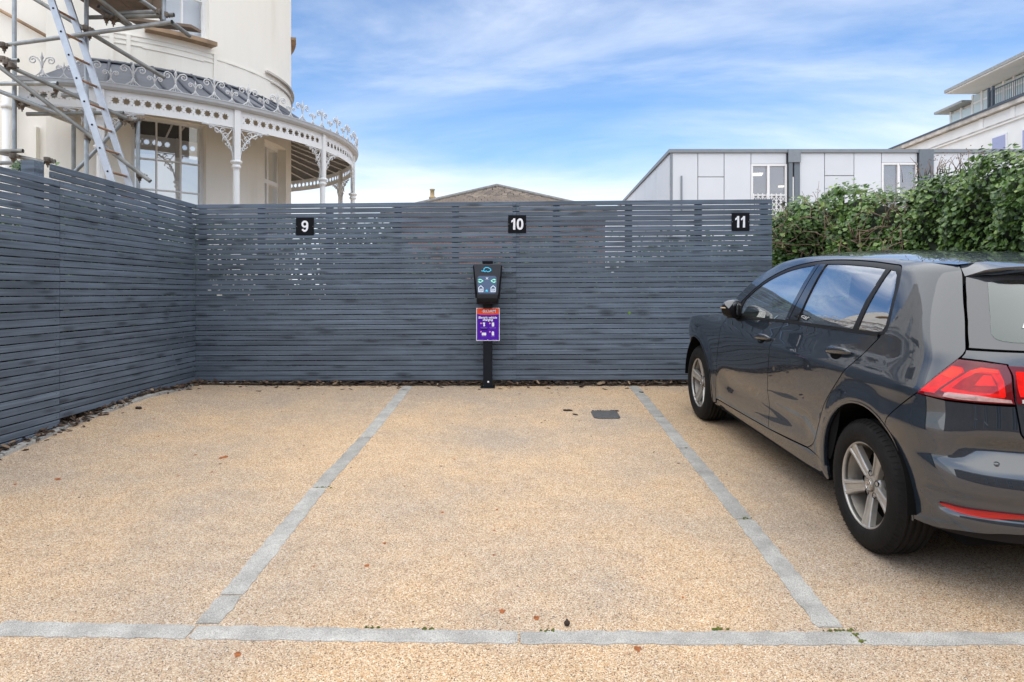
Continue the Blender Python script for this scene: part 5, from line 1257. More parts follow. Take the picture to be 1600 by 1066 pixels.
    for _ in range(170):
        s_ = rn.uniform(.1, 1.75); z_ = rn.uniform(1.45, 2.35); x_, y_, a_, b_, tp_ = at(s_); a_, b_ = -abs(a_), -abs(b_); p = Vector((x_+a_*(.03+float(bumps(s_, z_))), y_+b_*(.03+float(bumps(s_, z_))), z_)); d = Vector((rn.gauss(.2, .6), rn.gauss(0, .3), rn.gauss(.2, .6))).normalized(); L_ = rn.uniform(.12, .42); pts_ = [p]
        for k in range(3): d = (d+Vector((rn.gauss(0, .25), rn.gauss(0, .2), rn.gauss(0, .25)))).normalized(); pts_.append(pts_[-1]+d*L_/3)
        tw.tube(pts_, [.005, .004, .003, .0015], 4)
    for _ in range(62):
        s_ = rn.choice([rn.uniform(0, 6), rn.gauss(.45, .12), rn.gauss(2.4, .25), rn.gauss(2.0, .15)]); s_ = min(max(s_, 0), S[-1]); x_, y_, a_, b_, tp_ = at(s_); p = Vector((x_+.05+rn.uniform(0, .3), y_+rn.uniform(0, .1), tp_+.02)); d = Vector((rn.gauss(0, .3), rn.gauss(0, .2), 1)).normalized(); L_ = rn.uniform(.06, .22)
        tw.tube([p, p+d*L_*.5, p+(d+Vector((rn.gauss(0, .2), 0, 0))).normalized()*L_], [.0045, .0035, .0015], 4)
        if rn.random() < .4:
            for _ in range(6): e = p+d*L_+Vector((rn.gauss(0, .02), rn.gauss(0, .02), rn.gauss(0, .012))); tw.lathe([(.0005, -.006), (.006, 0), (.0005, .006)], 5, e)
    tw.build('bare_stems', M['twig'], t, 'stuff')
hedge()

# ------------------------------------------------------------------ body surface of the car
def pchip(xs,ys):
    xs=np.array(xs,float);ys=np.array(ys,float);h=np.diff(xs);d=np.diff(ys)/h
    m=np.zeros(len(xs));m[0]=d[0];m[-1]=d[-1]
    for i in range(1,len(xs)-1):
        if d[i-1]*d[i]>0:
            w1=2*h[i]+h[i-1];w2=h[i]+2*h[i-1];m[i]=(w1+w2)/(w1/d[i-1]+w2/d[i])
    def f(x):
        x=np.asarray(x,float);xc=np.clip(x,xs[0],xs[-1]);i=np.clip(np.searchsorted(xs,xc)-1,0,len(xs)-2)
        t=(xc-xs[i])/h[i]
        return (2*t**3-3*t**2+1)*ys[i]+(t**3-2*t**2+t)*h[i]*m[i]+(-2*t**3+3*t**2)*ys[i+1]+(t**3-t**2)*h[i]*m[i+1]
    return f
def sst(a,b,x):
    t=np.clip((np.asarray(x,float)-a)/(b-a),0,1);return t*t*(3-2*t)
Wz=pchip([.10,.17,.22,.30,.36,.45,.60,.72,.80,.850,.868,.92,.97,1.02,1.07,1.2,1.3,1.36,1.385,1.405,1.42,1.432,1.44],
         [.74,.79,.84,.862,.866,.874,.884,.890,.894,.8955,.889,.868,.849,.833,.818,.764,.715,.680,.660,.632,.600,.555,.50])
Wf=pchip([.10,.17,.22,.30,.45,.60,.72,.80,.85,.88,.91,.935,.96,1.0],[.74,.79,.84,.86,.872,.884,.890,.892,.886,.872,.845,.80,.74,.62])
URz=pchip([.10,.2,.25,.33,.42,.52,.575,.61,.66,.75,.85,.95,1.02,1.06,1.2,1.33,1.38,1.42,1.45],
          [3.20,3.30,3.345,3.372,3.380,3.372,3.352,3.330,3.322,3.310,3.295,3.275,3.255,3.235,3.14,3.035,2.985,2.91,2.80])
ZC=pchip([-.85,-.7,-.4,0,.12,.5,.95,1.2,1.6,2.0,2.4,2.8,3.06],[.66,.78,.88,.975,1.03,1.24,1.408,1.440,1.456,1.453,1.441,1.417,1.392])
HUBS=((0.,.316),(2.637,.316))
A_R,N_R,L_R=.52,3.0,.95
A_F,N_F,L_F=.90,2.5,1.3
UF=-.86
def width(u,z):
    dz=(ZC(np.clip(u,1.0,3.0))-1.456)*sst(1.15,1.36,z)
    w=Wz(z-dz)
    k=1-sst(.25,.75,u)
    drop=.14*sst(.1,-.75,u) if False else .14*(1-sst(-.75,.1,u))
    w=w*(1-k)+Wf(z+drop)*k
    for hu,hz in HUBS:
        r=np.hypot(u-hu,z-hz-.01); w=w+.014*np.exp(-((r-.40)/.055)**2)*(z<.95)
    return w
def P(s,z,off=0.0,full=False):
    s=np.asarray(s,float);z=np.asarray(z,float)
    us=URz(z)-A_R; uf=UF+A_F
    u=np.clip(s,uf,us)
    w=width(u,z)
    # plan bow
    th=np.clip((s-us)/L_R,0,1.2)*math.pi/2
    r=(np.abs(np.cos(th))**N_R+np.abs(np.sin(th))**N_R)**(-1/N_R)
    v=w*r*np.cos(th); U=np.where(s>us,us+A_R*r*np.sin(th),u)
    tf=np.clip((uf-s)/L_F,0,1.2)*math.pi/2
    rf=(np.abs(np.cos(tf))**N_F+np.abs(np.sin(tf))**N_F)**(-1/N_F)
    v=np.where(s<uf,w*rf*np.cos(tf),v); U=np.where(s<uf,uf-A_F*rf*np.sin(tf),U)
    # slight side taper to ends
    v=v-.022*sst(1.9,2.9,u)*(s>1.9)*np.clip(np.cos(th),0,1)
    return np.stack([U,v,z+0*s],-1)
def N(s,z):
    e=.004
    a=P(s+e,z)-P(s-e,z); b=P(s,z+e)-P(s,z-e)
    n=-np.cross(a,b); return n/np.maximum(np.linalg.norm(n,axis=-1,keepdims=True),1e-9)
# ================================================================== CAR
CAR_U0 = 1.30
CFW = Vector((-0.038805, 0.99725086, 0.06312598)); CLF = Vector((-0.9992468, -0.03872749, -0.00245145)); CUP = CFW.cross(CLF)*1.0
if CUP.z < 0: CUP = -CUP
CO = Vector((2.46803476, 6.1414381, 0.38812058))
croot = CO-CFW*CAR_U0
car = thing('parked_car', 'dark grey five-door hatchback parked nose-in in the right hand bay', 'car', croot, local=True)
car.rotation_mode = 'QUATERNION'
car.rotation_quaternion = Matrix(((CFW.x, CLF.x, CUP.x), (CFW.y, CLF.y, CUP.y), (CFW.z, CLF.z, CUP.z))).to_quaternion()
def cl(u, v, z): return Vector((CAR_U0-u, v, z))       # car coordinates to the car's own axes: x forward, y left, z up
def car_mesh(name, V3, Fs, mat, N3=None, smooth=True):
    me = D.meshes.new(name); me.from_pydata([tuple(v) for v in V3], [], [tuple(int(i) for i in f) for f in Fs]); me.polygons.foreach_set('use_smooth', [smooth]*len(Fs)); me.materials.append(mat); me.update()
    if N3 is not None: me.normals_split_custom_set_from_vertices([tuple(n) for n in N3])
    return me
def inset(poly, g):
    p = np.array(poly); nx = np.roll(p, -1, 0); pv = np.roll(p, 1, 0); area = (p[:, 0]*nx[:, 1]-nx[:, 0]*p[:, 1]).sum(); sg = 1 if area > 0 else -1
    e1 = p-pv; e2 = nx-p; e1 /= np.linalg.norm(e1, axis=1)[:, None]+1e-12; e2 /= np.linalg.norm(e2, axis=1)[:, None]+1e-12
    n1 = np.stack([-e1[:, 1], e1[:, 0]], 1)*sg; n2 = np.stack([-e2[:, 1], e2[:, 0]], 1)*sg; b = n1+n2; b /= np.linalg.norm(b, axis=1)[:, None]+1e-12
    k = 1/np.clip((b*n1).sum(1), .5, 1); return p+b*(g*k)[:, None]
def crv(pts, n=6):
    """smooth open curve through points"""
    p = [np.array(q, float) for q in pts]; p = [2*p[0]-p[1]]+p+[2*p[-1]-p[-2]]; out = []
    for i in range(1, len(p)-2):
        for j in range(n):
            t = j/n; out.append(.5*((2*p[i])+(-p[i-1]+p[i+1])*t+(2*p[i-1]-5*p[i]+4*p[i+1]-p[i+2])*t*t+(-p[i-1]+3*p[i]-3*p[i+1]+p[i+2])*t**3))
    out.append(p[-2]); return [tuple(q) for q in out]
def patch(name, poly, mat, parent=None, h=.03, off=0.0, gap=.0030, rim=.016, holes=(), sides=(1, -1), label=None, dish=None):
    """panel of the body: outline in (run, height) laid on the body surface, with its edges turned in"""
    po = inset(resample(poly, h), gap) if gap else resample(poly, h)
    V, F, B = flat_fill([tuple(q) for q in po], [list(q) for q in holes], h)
    s, z = V[:, 0], V[:, 1]; p3 = P(s, z); n3 = N(s, z); o_ = off if dish is None else off+dish(s, z)[:, None]; q3 = p3+n3*o_
    if dish is not None:
        e = .004; 
        def Q(s, z): return P(s, z)+N(s, z)*(off+dish(s, z)[:, None])
        a = Q(s+e, z)-Q(s-e, z); b = Q(s, z+e)-Q(s, z-e); n3d = np.cross(a, b); n3d /= np.linalg.norm(n3d, axis=1)[:, None]+1e-12; n3d *= np.sign((n3d*n3).sum(1))[:, None]; nn = n3d
    else: nn = n3
    # face direction
    fn = np.cross(q3[F[:, 1]]-q3[F[:, 0]], q3[F[:, 2]]-q3[F[:, 0]])
    if (fn*n3[F[:, 0]]).sum() < 0: F = F[:, ::-1]; B = [(b, a) for a, b in B]
    out = []
    for sd in sides:
        k = len(q3); bidx = sorted(set(i for e in B for i in e)); m1 = {v: k+i for i, v in enumerate(bidx)}; m2 = {v: k+len(bidx)+i for i, v in enumerate(bidx)}
        VV = np.vstack([q3, q3[bidx], q3[bidx]-n3[bidx]*rim]) if rim else q3
        FF = [tuple(f) for f in F]+([(b, a, m2_[a], m2_[b]) for a, b in B for m2_ in (m2,)] if rim else [])
        if rim: FF = [tuple(f) for f in F]+[(m1[b], m1[a], m2[a], m2[b]) for a, b in B]
        L_ = np.stack([CAR_U0-VV[:, 0], VV[:, 1]*sd, VV[:, 2]], 1); NN = np.stack([-nn[:, 0], nn[:, 1]*sd, nn[:, 2]], 1)
        if rim: NN = np.vstack([NN, np.zeros((2*len(bidx), 3))])
        # in car axes x is reversed, so the left side flips once and the right side twice
        if sd == 1: FF = [f[::-1] for f in FF]
        me = car_mesh(name, L_, FF, mat, NN); par = parent[0 if sd == 1 else 1] if isinstance(parent, (tuple, list)) else (parent or car)
        o = D.objects.new(name, me); COL.objects.link(o); o.parent = par; out.append(o)
        if label: o['label'] = label
    return out if len(out) > 1 else out[0]
def arc(c, r, a0, a1, n=24): return [(c[0]+r*math.cos(math.radians(lerp(a0, a1, i/n))), c[1]+r*math.sin(math.radians(lerp(a0, a1, i/n)))) for i in range(n+1)]
def cobj(name, mb, mat, parent=None, bevel=0, smooth=None):
    me = mb.mesh(name, mat); o = D.objects.new(name, me); COL.objects.link(o); o.parent = parent or car
    if bevel: md = o.modifiers.new('bevel', 'BEVEL'); md.width = bevel; md.segments = 3; md.limit_method = 'ANGLE'
    if smooth: me.polygons.foreach_set('use_smooth', [True]*len(me.polygons))
    return o
def scen(z): return float(URz(z))-A_R+L_R          # run coordinate of the centre line at the back
def sfr(z): return UF+A_F-L_F                       # and at the front
RC, FC, RA = (2.642, .332), (0.0, .332), .378
wintop = crv([(.842, 1.073), (.966, 1.168), (1.084, 1.243), (1.255, 1.309), (1.442, 1.354), (1.721, 1.391), (1.988, 1.401), (2.24, 1.397), (2.43, 1.387)], 5)
winrear = crv([(2.43, 1.387), (2.52, 1.380), (2.575, 1.350), (2.632, 1.27), (2.678, 1.16), (2.694, 1.10), (2.685, 1.066), (2.655, 1.052)], 5)
belt = crv([(2.655, 1.052), (2.237, 1.036), (1.68, 1.014), (.94, .969), (.80, .958)], 6)
rail = crv([(.52, .985), (.66, 1.06), (.80, 1.165), (.95, 1.275), (1.10, 1.348), (1.28, 1.392), (1.5, 1.415), (1.8, 1.424), (2.1, 1.422), (2.45, 1.412), (2.70, 1.402), (2.845, 1.396)], 6)
# rear door, front door
gapl = crv([(1.505, .30), (1.500, .37), (1.517, .596), (1.572, .852), (1.640, 1.008)], 5)
rdr = crv([(2.057, .335), (2.135, .388), (2.221, .528), (2.280, .641), (2.432, .806), (2.562, .938), (2.658, 1.045)], 6)
fdf = crv([(.454, .272), (.470, .38), (.494, .5), (.560, .70), (.605, .80), (.640, .91), (.66, .938)], 5)
bt = lambda u: float(np.interp(u, [.80, .94, 1.68, 2.237, 2.655], [.955, .966, 1.011, 1.033, 1.049]))
def swage(s, z):   # pressed line low on the doors
    return -.013*np.exp(-((z-.45)/.075)**2)*sst(.5, .75, s)*(1-sst(2.0, 2.2, s))
fd = fdf+[(.80, bt(.80)), (1.2, bt(1.2)), (1.636, bt(1.636))]+gapl[::-1]+[(1.0, .286)]
fdo = patch('front_door', fd, M['paint'], h=.022, dish=swage)
rd = [(1.642, bt(1.642)), (2.1, bt(2.1)), (2.64, bt(2.64))]+rdr[::-1][1:]+[(1.8, .318)]+gapl
rdo = patch('rear_door', rd, M['paint'], h=.022, dish=swage)
# front wing
a_s = math.degrees(math.asin((.225-FC[1])/RA))
hood = crv([(.66, .953), (.5, .945), (.2, .922), (0, .900), (-.25, .855), (-.42, .81)], 5)
wing = fdf+hood+[(-.50, .70), (-.56, .60), (-.50, .40), (-.42, .33)]+[q for q in arc(FC, RA, 180, a_s, 26)]+[(.43, .235)]
patch('front_wing', wing, M['paint'], h=.03)
# body side: rear wing, roof rail and screen pillar in one pressing
ar_hi = math.degrees(math.atan2(.690-RC[1], 2.835-RC[0])); 
hatch_edge = crv([(2.845, 1.396), (2.894, 1.375), (2.935, 1.340), (3.010, 1.250), (3.081, 1.158), (3.140, 1.061), (3.148, 1.030), (3.140, 1.004)], 5)
lampL = crv([(3.140, 1.004), (3.094, .925), (3.05, .847)], 4); bumpline = crv([(3.05, .847), (2.936, .755), (2.872, .700)], 3)
ang = math.degrees(math.atan2(.700-RC[1], 2.872-RC[0]))
side = rdr+winrear[::-1][1:]+wintop[::-1][1:]+[(.80, .985), (.80, .962), (.67, .957), (.52, .960)]+rail[1:]+hatch_edge[1:]+lampL[1:]+bumpline[1:]
a_f = 180-math.degrees(math.asin((.30-RC[1])/RA))
tail_arc = [(RC[0]+math.cos(math.radians(ang))*(RA), RC[1]+math.sin(math.radians(ang))*RA)]+arc(RC, RA, ang, a_f, 30)[1:]
side = side[:]+tail_arc+[(2.20, .318)]
sides_o = patch('body_side', side, M['paint'], h=.028)
# sill
sill = [(.36, .215), (.42, .17), (2.22, .19), (2.278, .225), (2.282, .296), (2.20, .315), (2.06, .330), (1.8, .312), (1.505, .296), (1.0, .281), (.455, .266), (.43, .232)]
patch('sill', sill, M['paint'], h=.03, off=-.004)
# rear bumper
gate = crv([(3.343, .838), (3.357, .774), (3.378, .712), (3.44, .672), (3.6, .655)], 4)
def bscoop(s, z):   # hollow under the lamp, ledge and lower edge
    zl = .715; return -.030*np.exp(-((z-.655)/.038)**2)*sst(3.16, 3.33, s)-.010*np.exp(-((z-.44)/.025)**2)*sst(3.05, 3.15, s)-.016*np.exp(-((z-.395)/.022)**2)*sst(3.13, 3.2, s)
bar_lo = math.degrees(math.asin((.292-RC[1])/RA))
bump = bumpline[::-1]+[(3.165, .834), (3.271, .834), (3.343, .834)]+gate[1:]+[(scen(.655), .655), (scen(.36), .36)]+crv([(scen(.36), .36), (3.409, .335), (3.311, .318), (3.236, .308), (3.14, .292), (3.02, .288)], 4)[1:]+arc(RC, RA, bar_lo, ang, 14)
rb = patch('rear_bumper', bump, M['paint'], h=.026, dish=bscoop, gap=.0022)
val = [(3.05, .30), (3.14, .305), (3.236, .32), (3.311, .33), (3.409, .345), (scen(.37), .37), (scen(.27), .27), (3.3, .265), (3.1, .26)]
patch('rear_valance', val, M['black'], off=-.03, h=.05, rim=0)
refl = crv([(3.166, .405), (3.242, .404), (3.332, .411), (3.41, .413), (3.52, .407)], 4)+crv([(3.52, .407), (3.41, .398), (3.34, .386), (3.279, .383), (3.21, .388), (3.166, .402)], 4)[1:-1]
patch('rear_reflector', refl, M['reflector'], h=.02, off=.008, gap=0, dish=bscoop)
for o, sd in zip(rb, (1, -1)):
    mb = MB(); q = P(3.321, .602); n_ = N(3.321, .602); c = Vector(q)+Vector(n_)*(-.0235*0); c = cl(*(np.array(q)+np.array(n_)*(float(bscoop(np.array([3.321]), np.array([.602]))[0])))); c.y *= sd
    mb.lathe([(.0005, .004), (.0095, .0035), (.0105, .0), (.0125, .0), (.0125, -.004)], 14, (0, 0, 0), 'X'); 
    d_ = Vector((-n_[0], n_[1]*sd, n_[2])); m = d_.to_track_quat('X', 'Z').to_matrix().to_4x4(); m.translation = c
    mb.v = [tuple(m @ Vector(v)) for v in mb.v]; cobj('parking_sensor', mb, M['paint'], o)
# tail lamps: outer one in the wing, inner one in the hatch
lamp = [tuple(q) for q in lampL[::-1]]+[(3.208, 1.001), (3.276, .994)]+crv([(3.276, .994), (3.30, .955), (3.320, .90), (3.341, .842)], 4)[1:]+[(3.271, .840), (3.165, .840)]
tl = patch('tail_lamp', lamp, M['reddark'], h=.02, off=.003, gap=.0006, rim=.02)
def lampbit(name, poly, mat, lev, gap=0, rim=.004): patch(name, poly, M[mat], tl, h=.018, off=.003+.0016*lev, gap=gap, rim=rim)
lampbit('upper_band', [(3.142, .997), (3.208, .997), (3.272, .990), (3.276, .978), (3.205, .981), (3.146, .986)], 'reddark', 1)
lampbit('outer_light', [(3.062, .858), (3.098, .922), (3.132, .975), (3.165, .972), (3.178, .955), (3.150, .915), (3.128, .880), (3.120, .858)], 'redbright', 1)
lampbit('outer_light_facet', [(3.112, .935), (3.134, .970), (3.163, .966), (3.172, .953), (3.150, .925)], 'orangelens', 2)
lampbit('inner_light', [(3.134, .872), (3.158, .912), (3.190, .962), (3.215, .978), (3.262, .974), (3.290, .930), (3.312, .872), (3.31, .864), (3.15, .868)], 'redbright', 1)
lampbit('inner_light_rim', [(3.192, .960), (3.216, .976), (3.260, .972), (3.266, .960), (3.222, .962), (3.206, .952)], 'orangelens', 2)
lampbit('inner_window', [(3.166, .886), (3.186, .928), (3.212, .955), (3.250, .955), (3.276, .920), (3.292, .882), (3.232, .880)], 'red', 2)
lampbit('facet', [(3.222, .905), (3.232, .948), (3.252, .948), (3.278, .908)], 'orangelens' if False else 'redbright', 3)
lampbit('reverse_light', [(3.150, .850), (3.152, .864), (3.162, .869), (3.240, .868), (3.328, .858), (3.333, .847), (3.27, .847), (3.20, .846)], 'clearlens', 2)
lampbit('reverse_light_facet', [(3.160, .853), (3.166, .862), (3.240, .862), (3.240, .852)], 'rim', 3)
patch('lens_cover', lamp, M['lenscover'], tl, h=.02, off=.0125, gap=.004, rim=0)
# tailgate
gatep = [(3.150, 1.030)]+[(3.146, 1.044)]+[(3.30, 1.045), (3.5, 1.046), (scen(1.046), 1.046), (scen(.665), .665), (3.6, .660)]+gate[::-1][1:]+crv([(3.343, .838), (3.322, .90), (3.302, .955), (3.278, .996)], 4)[1:]+[(3.208, 1.006), (3.146, 1.009)]
tg = patch('tailgate', gatep, M['paint'], h=.03, gap=.0022)
ilp = crv([(3.280, .991), (3.304, .953), (3.325, .90), (3.345, .843)], 4)+[(3.50, .852), (3.56, .87), (3.56, .96), (3.53, .985)]
il = patch('tailgate_lamp', ilp, M['reddark'], h=.025, off=.004, gap=.001, rim=.02)
patch('inner_light', [(3.305, .970), (3.328, .91), (3.345, .872), (3.50, .875), (3.54, .89), (3.54, .955), (3.5, .972)], M['redbright'], il, h=.02, off=.006, gap=0, rim=.004)
patch('inner_window', [(3.36, .955), (3.372, .90), (3.50, .90), (3.51, .95)], M['red'], il, h=.02, off=.0078, gap=0, rim=.004)
patch('reverse_light', [(3.352, .862), (3.355, .848), (3.44, .853), (3.44, .864)], M['clearlens'], il, h=.02, off=.0076, gap=0, rim=.004)
# rear window with its dark border
he = [q for q in hatch_edge if q[1] >= 1.055]
frit = [(s+.004, z) for s, z in he if z < 1.36]+[(3.2, 1.054), (3.5, 1.054), (scen(1.054), 1.054), (scen(1.345), 1.345), (3.2, 1.362), (2.99, 1.360), (2.93, 1.345)]
frit = [(2.940, 1.342), (3.013, 1.255), (3.086, 1.158), (3.144, 1.066), (3.150, 1.052), (3.3, 1.051), (3.5, 1.051), (scen(1.051), 1.051), (scen(1.345), 1.345), (3.2, 1.362), (2.99, 1.356)]
gl_ = crv([(3.035, 1.318), (3.088, 1.25), (3.150, 1.165), (3.185, 1.112), (3.222, 1.088), (3.30, 1.081), (3.5, 1.080)], 4)
glass = gl_+[(scen(1.08), 1.08), (scen(1.325), 1.325), (3.20, 1.332), (3.075, 1.332)]
rw = patch('rear_window', frit, M['frit'], h=.03, off=-.002, holes=[], gap=.002)
patch('rear_glass', glass, M['paleglass'] if False else M['rearglass'], rw, h=.03, off=.0012, gap=0, rim=0)
for o in rw: o.data.materials.append(M['rearglass'])
# let the border keep its frame only: faces under the glass are taken out
for o, sd in zip(rw, (1, -1)):
    bm = bmesh.new(); bm.from_mesh(o.data); V_, F_, B_ = None, None, None
    bm.free()
# card inside the rear window
def rear_pt(s, z, off): p = np.array(P(s, z))+np.array(N(s, z))*off; return cl(*p)
mb = MB(); q = [rear_pt(3.235, 1.19, .0035), rear_pt(3.40, 1.187, .0035), rear_pt(3.40, 1.135, .0035), rear_pt(3.250, 1.138, .0035)]; mb.add(q, [(0, 1, 2, 3)]); stk = cobj('window_sticker', mb, M['card'], rw[0])
cS, cZ = 3.292, 1.163
def ringpts(r0, n=16): return [rear_pt(cS+r0*1.5*math.cos(2*PI*k/n), cZ+r0*math.sin(2*PI*k/n), .0042) for k in range(n)]
mb = MB(); a, b = ringpts(.016), ringpts(.013); n = 16; mb.add(a+b, [(k, (k+1) % n, n+(k+1) % n, n+k) for k in range(n)])
def emb(pts, w, off=.0043):
    for p, q in zip(pts[:-1], pts[1:]):
        A_ = rear_pt(cS+p[0]*1.5, cZ+p[1], off); B_ = rear_pt(cS+q[0]*1.5, cZ+q[1], off); mb.bar(A_, B_, w, .0003, (B_-A_).cross(Vector((0, 0, 1))))
emb([(-.006, .010), (0, .001), (.006, .010)], .0022); emb([(-.010, .007), (-.005, -.010), (0, -.001), (.005, -.010), (.010, .007)], .0022); cobj('round_emblem', mb, M['cardblue'], stk)
# side glass
T_ = lambda u: float(np.interp(u, [q[0] for q in wintop], [q[1] for q in wintop]))
B_ = lambda u: float(np.interp(u, [.80, .94, 1.68, 2.237, 2.655], [.958, .969, 1.014, 1.036, 1.052]))
fwg = [(u, T_(u)-.022) for u in np.linspace(.90, 1.690, 14)]+[(1.672, 1.25), (1.648, 1.10), (1.636, B_(1.636)+.012)]+[(u, B_(u)+.012) for u in np.linspace(1.55, .90, 6)]+[(.875, 1.03)]
rwg = [(u, T_(u)-.022) for u in np.linspace(1.825, 2.415, 9)]+[(2.412, 1.2), (2.405, B_(2.405)+.012)]+[(u, B_(u)+.012) for u in np.linspace(2.3, 1.815, 5)]+[(1.82, 1.2)]
qwg = [(2.458, 1.362), (2.505, 1.357), (2.548, 1.335), (2.604, 1.26), (2.648, 1.16), (2.664, 1.10), (2.655, 1.072)]+[(u, B_(u)+.012) for u in (2.60, 2.45)]+[(2.452, 1.2)]
dlo = wintop+winrear[1:]+belt[1:]
trim = patch('window_trim', dlo, M['blacksat'], h=.03, off=-.003, gap=.001, holes=[fwg, rwg, qwg])
gf = patch('front_side_window', fwg, M['carglass'], fdo, h=.04, off=-.007, gap=0, rim=0)
gr_ = patch('rear_side_window', rwg, M['carglass'], rdo, h=.04, off=-.007, gap=0, rim=0)
gq = patch('quarter_window', qwg, M['carglass'], sides_o, h=.04, off=-.007, gap=0, rim=0)
patch('door_pillar', [(1.700, 1.365), (1.742, 1.370), (1.728, 1.25), (1.705, 1.10), (1.692, 1.030), (1.645, 1.028), (1.660, 1.10), (1.684, 1.25)], M['pillar'], fdo, h=.03, off=.0, gap=0, rim=.006)
patch('door_pillar', [(1.752, 1.371), (1.818, 1.374), (1.815, 1.25), (1.812, 1.10), (1.808, 1.036), (1.700, 1.032), (1.716, 1.10), (1.738, 1.25)], M['pillar'], rdo, h=.03, off=.0, gap=0, rim=.006)
beltp = [(u, B_(u)+.010) for u in np.linspace(.84, 2.64, 20)]+[(u, B_(u)-.006) for u in np.linspace(2.64, .84, 20)]
patch('belt_strip', beltp, M['blacksat'], h=.03, off=.004, gap=0, rim=.008)
# roof, screen and bonnet are lofted between the two sides
def loft(name, us, half, zedge, zc, mat, n=16, pw=2.3, off=0, par=None, rim=True):
    vs = []; fs = []
    for u in us:
        h = half(u); e = zedge(u); c = zc(u)
        for k in range(n+1):
            v = -1+2*k/n; v = math.copysign(abs(v)**.8, v); vs.append(tuple(cl(u, v*h, e+(c-e)*(1-abs(v)**pw)+off)))
    m = n+1; fs = [(i*m+k, i*m+k+1, (i+1)*m+k+1, (i+1)*m+k) for i in range(len(us)-1) for k in range(n)]
    mb = MB(); mb.add(vs, fs, True); return cobj(name, mb, M[mat] if isinstance(mat, str) else mat, par, smooth=True)
RU, RZ = [q[0] for q in rail], [q[1] for q in rail]
zrail = lambda u: float(np.interp(u, RU, RZ)); vrail = lambda u: float(P(np.array(u), np.array(zrail(u)))[1])
roof_ = loft('roof', np.linspace(1.02, 2.815, 44), lambda u: vrail(u)+.004, lambda u: zrail(u)-.0035, lambda u: max(float(ZC(u)), zrail(u)+.02), 'paint', n=26, pw=2.6)
loft('windscreen', np.linspace(.22, 1.01, 14), lambda u: max(.3, vrail(max(u, .53))+.0), lambda u: zrail(max(u, .53))-.002-max(0, .53-u)*.1, lambda u: float(ZC(u)), 'carglass', n=16, pw=2.0)
loft('bonnet', np.linspace(-.74, .45, 22), lambda u: float(P(np.array(max(u, -.8)), np.array(float(np.interp(u, [-.75, -.42, -.25, 0, .2, .5], [.70, .805, .85, .895, .917, .940]))))[1])-.004, lambda u: float(np.interp(u, [-.75, -.42, -.25, 0, .2, .5], [.70, .808, .853, .898, .920, .943])), lambda u: float(np.interp(u, [-.75, -.42, -.25, 0, .2, .5], [.70, .808, .853, .898, .920, .943]))+.04*sst1(-.9, -.3, u), 'paint', n=16)
# roof spoiler overhanging the glass
def spoiler():
    # half sections from the centre out to the hatch shut line: roof end, crown, lip, under edge, back to the glass
    A_ = [0, .3, .6, .8, .93, 1.0]; F0 = P(np.array(2.851), np.array(1.394)); F1 = P(np.array(2.938), np.array(1.343))
    tab = {'vr': [0, .15, .30, .40, .47, float(F0[1])], 'ur': [2.822, 2.822, 2.822, 2.818, 2.812, float(F0[0])], 'zr': [1.4165, 1.4155, 1.412, 1.408, 1.403, 1.394],
           'vl': [0, .17, .34, .45, .522, float(F1[1])], 'ul': [3.075, 3.068, 3.040, 3.005, 2.945, float(F1[0])], 'zl': [1.398, 1.397, 1.393, 1.387, 1.371, 1.343]}
    f = {k: pchip(A_, v) for k, v in tab.items()}; vs = []; nv = 24
    for k in range(nv+1):
        x = -1+2*k/nv; a = abs(x); sg = 1 if x >= 0 else -1; g = {q: float(f[q](a)) for q in f}; e = 1-a**6
        ring = [(g['ur'], g['vr'], g['zr']), (lerp(g['ur'], g['ul'], .5), lerp(g['vr'], g['vl'], .5), lerp(g['zr'], g['zl'], .5)+.004*e), (g['ul'], g['vl'], g['zl']), (g['ul']-.002, g['vl'], g['zl']-.014*e-.001), (lerp(g['ul'], 2.93, .35*e), g['vl']-.004, g['zl']-.030*e-.002), (lerp(g['ul'], 2.93, .9*e)-.004, g['vl']-.006, g['zl']-.048*e-.003)]
        for u, v, z in ring: vs.append(tuple(cl(u, v*sg, z)))
    m = 6; fs = [(k*m+j, k*m+j+1, (k+1)*m+j+1, (k+1)*m+j) for k in range(nv) for j in range(m-1)]
    mb = MB(); mb.add(vs, fs, True); o = cobj('roof_spoiler', mb, M['paint']); md = o.modifiers.new('es', 'EDGE_SPLIT'); md.split_angle = math.radians(40); return o
spoiler()
# door handles
def handle(u0, u1, z0, z1, par, sd):
    mb = MB(); n = 12; vs = []
    for i in range(n+1):
        t = i/n; u = lerp(u0, u1, t); z = lerp(z0, z1, t); p = np.array(P(np.array(u), np.array(z))); nn = np.array(N(np.array(u), np.array(z))); e = math.sin(PI*min(1, max(0, t)))**.45; out = .006+.030*e*(1 if .06 < t < .97 else .4); hh = .006+.0135*e**.8
        for k in range(8):
            a = 2*PI*k/8; q = p+nn*(out+.009*math.cos(a)); vs.append(tuple(cl(q[0], q[1]*sd, q[2]+hh*math.sin(a))))
    mb.add(vs, [(i*8+k, i*8+(k+1) % 8, (i+1)*8+(k+1) % 8, (i+1)*8+k) for i in range(n) for k in range(8)]+[tuple(range(8)), tuple(n*8+k for k in range(8))], True); o = cobj('door_handle', mb, M['paint'], par)
    mb = MB(); vs = []; um, zm = lerp(u0, u1, .38), lerp(z0, z1, .38)-.008
    for k in range(16):
        a = 2*PI*k/16; p = np.array(P(np.array(um+.055*math.cos(a)), np.array(zm+.028*math.sin(a)))); nn = np.array(N(np.array(um), np.array(zm))); q = p+nn*.0012; vs.append(tuple(cl(q[0], q[1]*sd, q[2])))
    mb.add(vs, [tuple(range(16))]); cobj('handle_shade', mb, M['bolt'], par)  # flat dark oval on the door, shade of the handle hollow put into colour
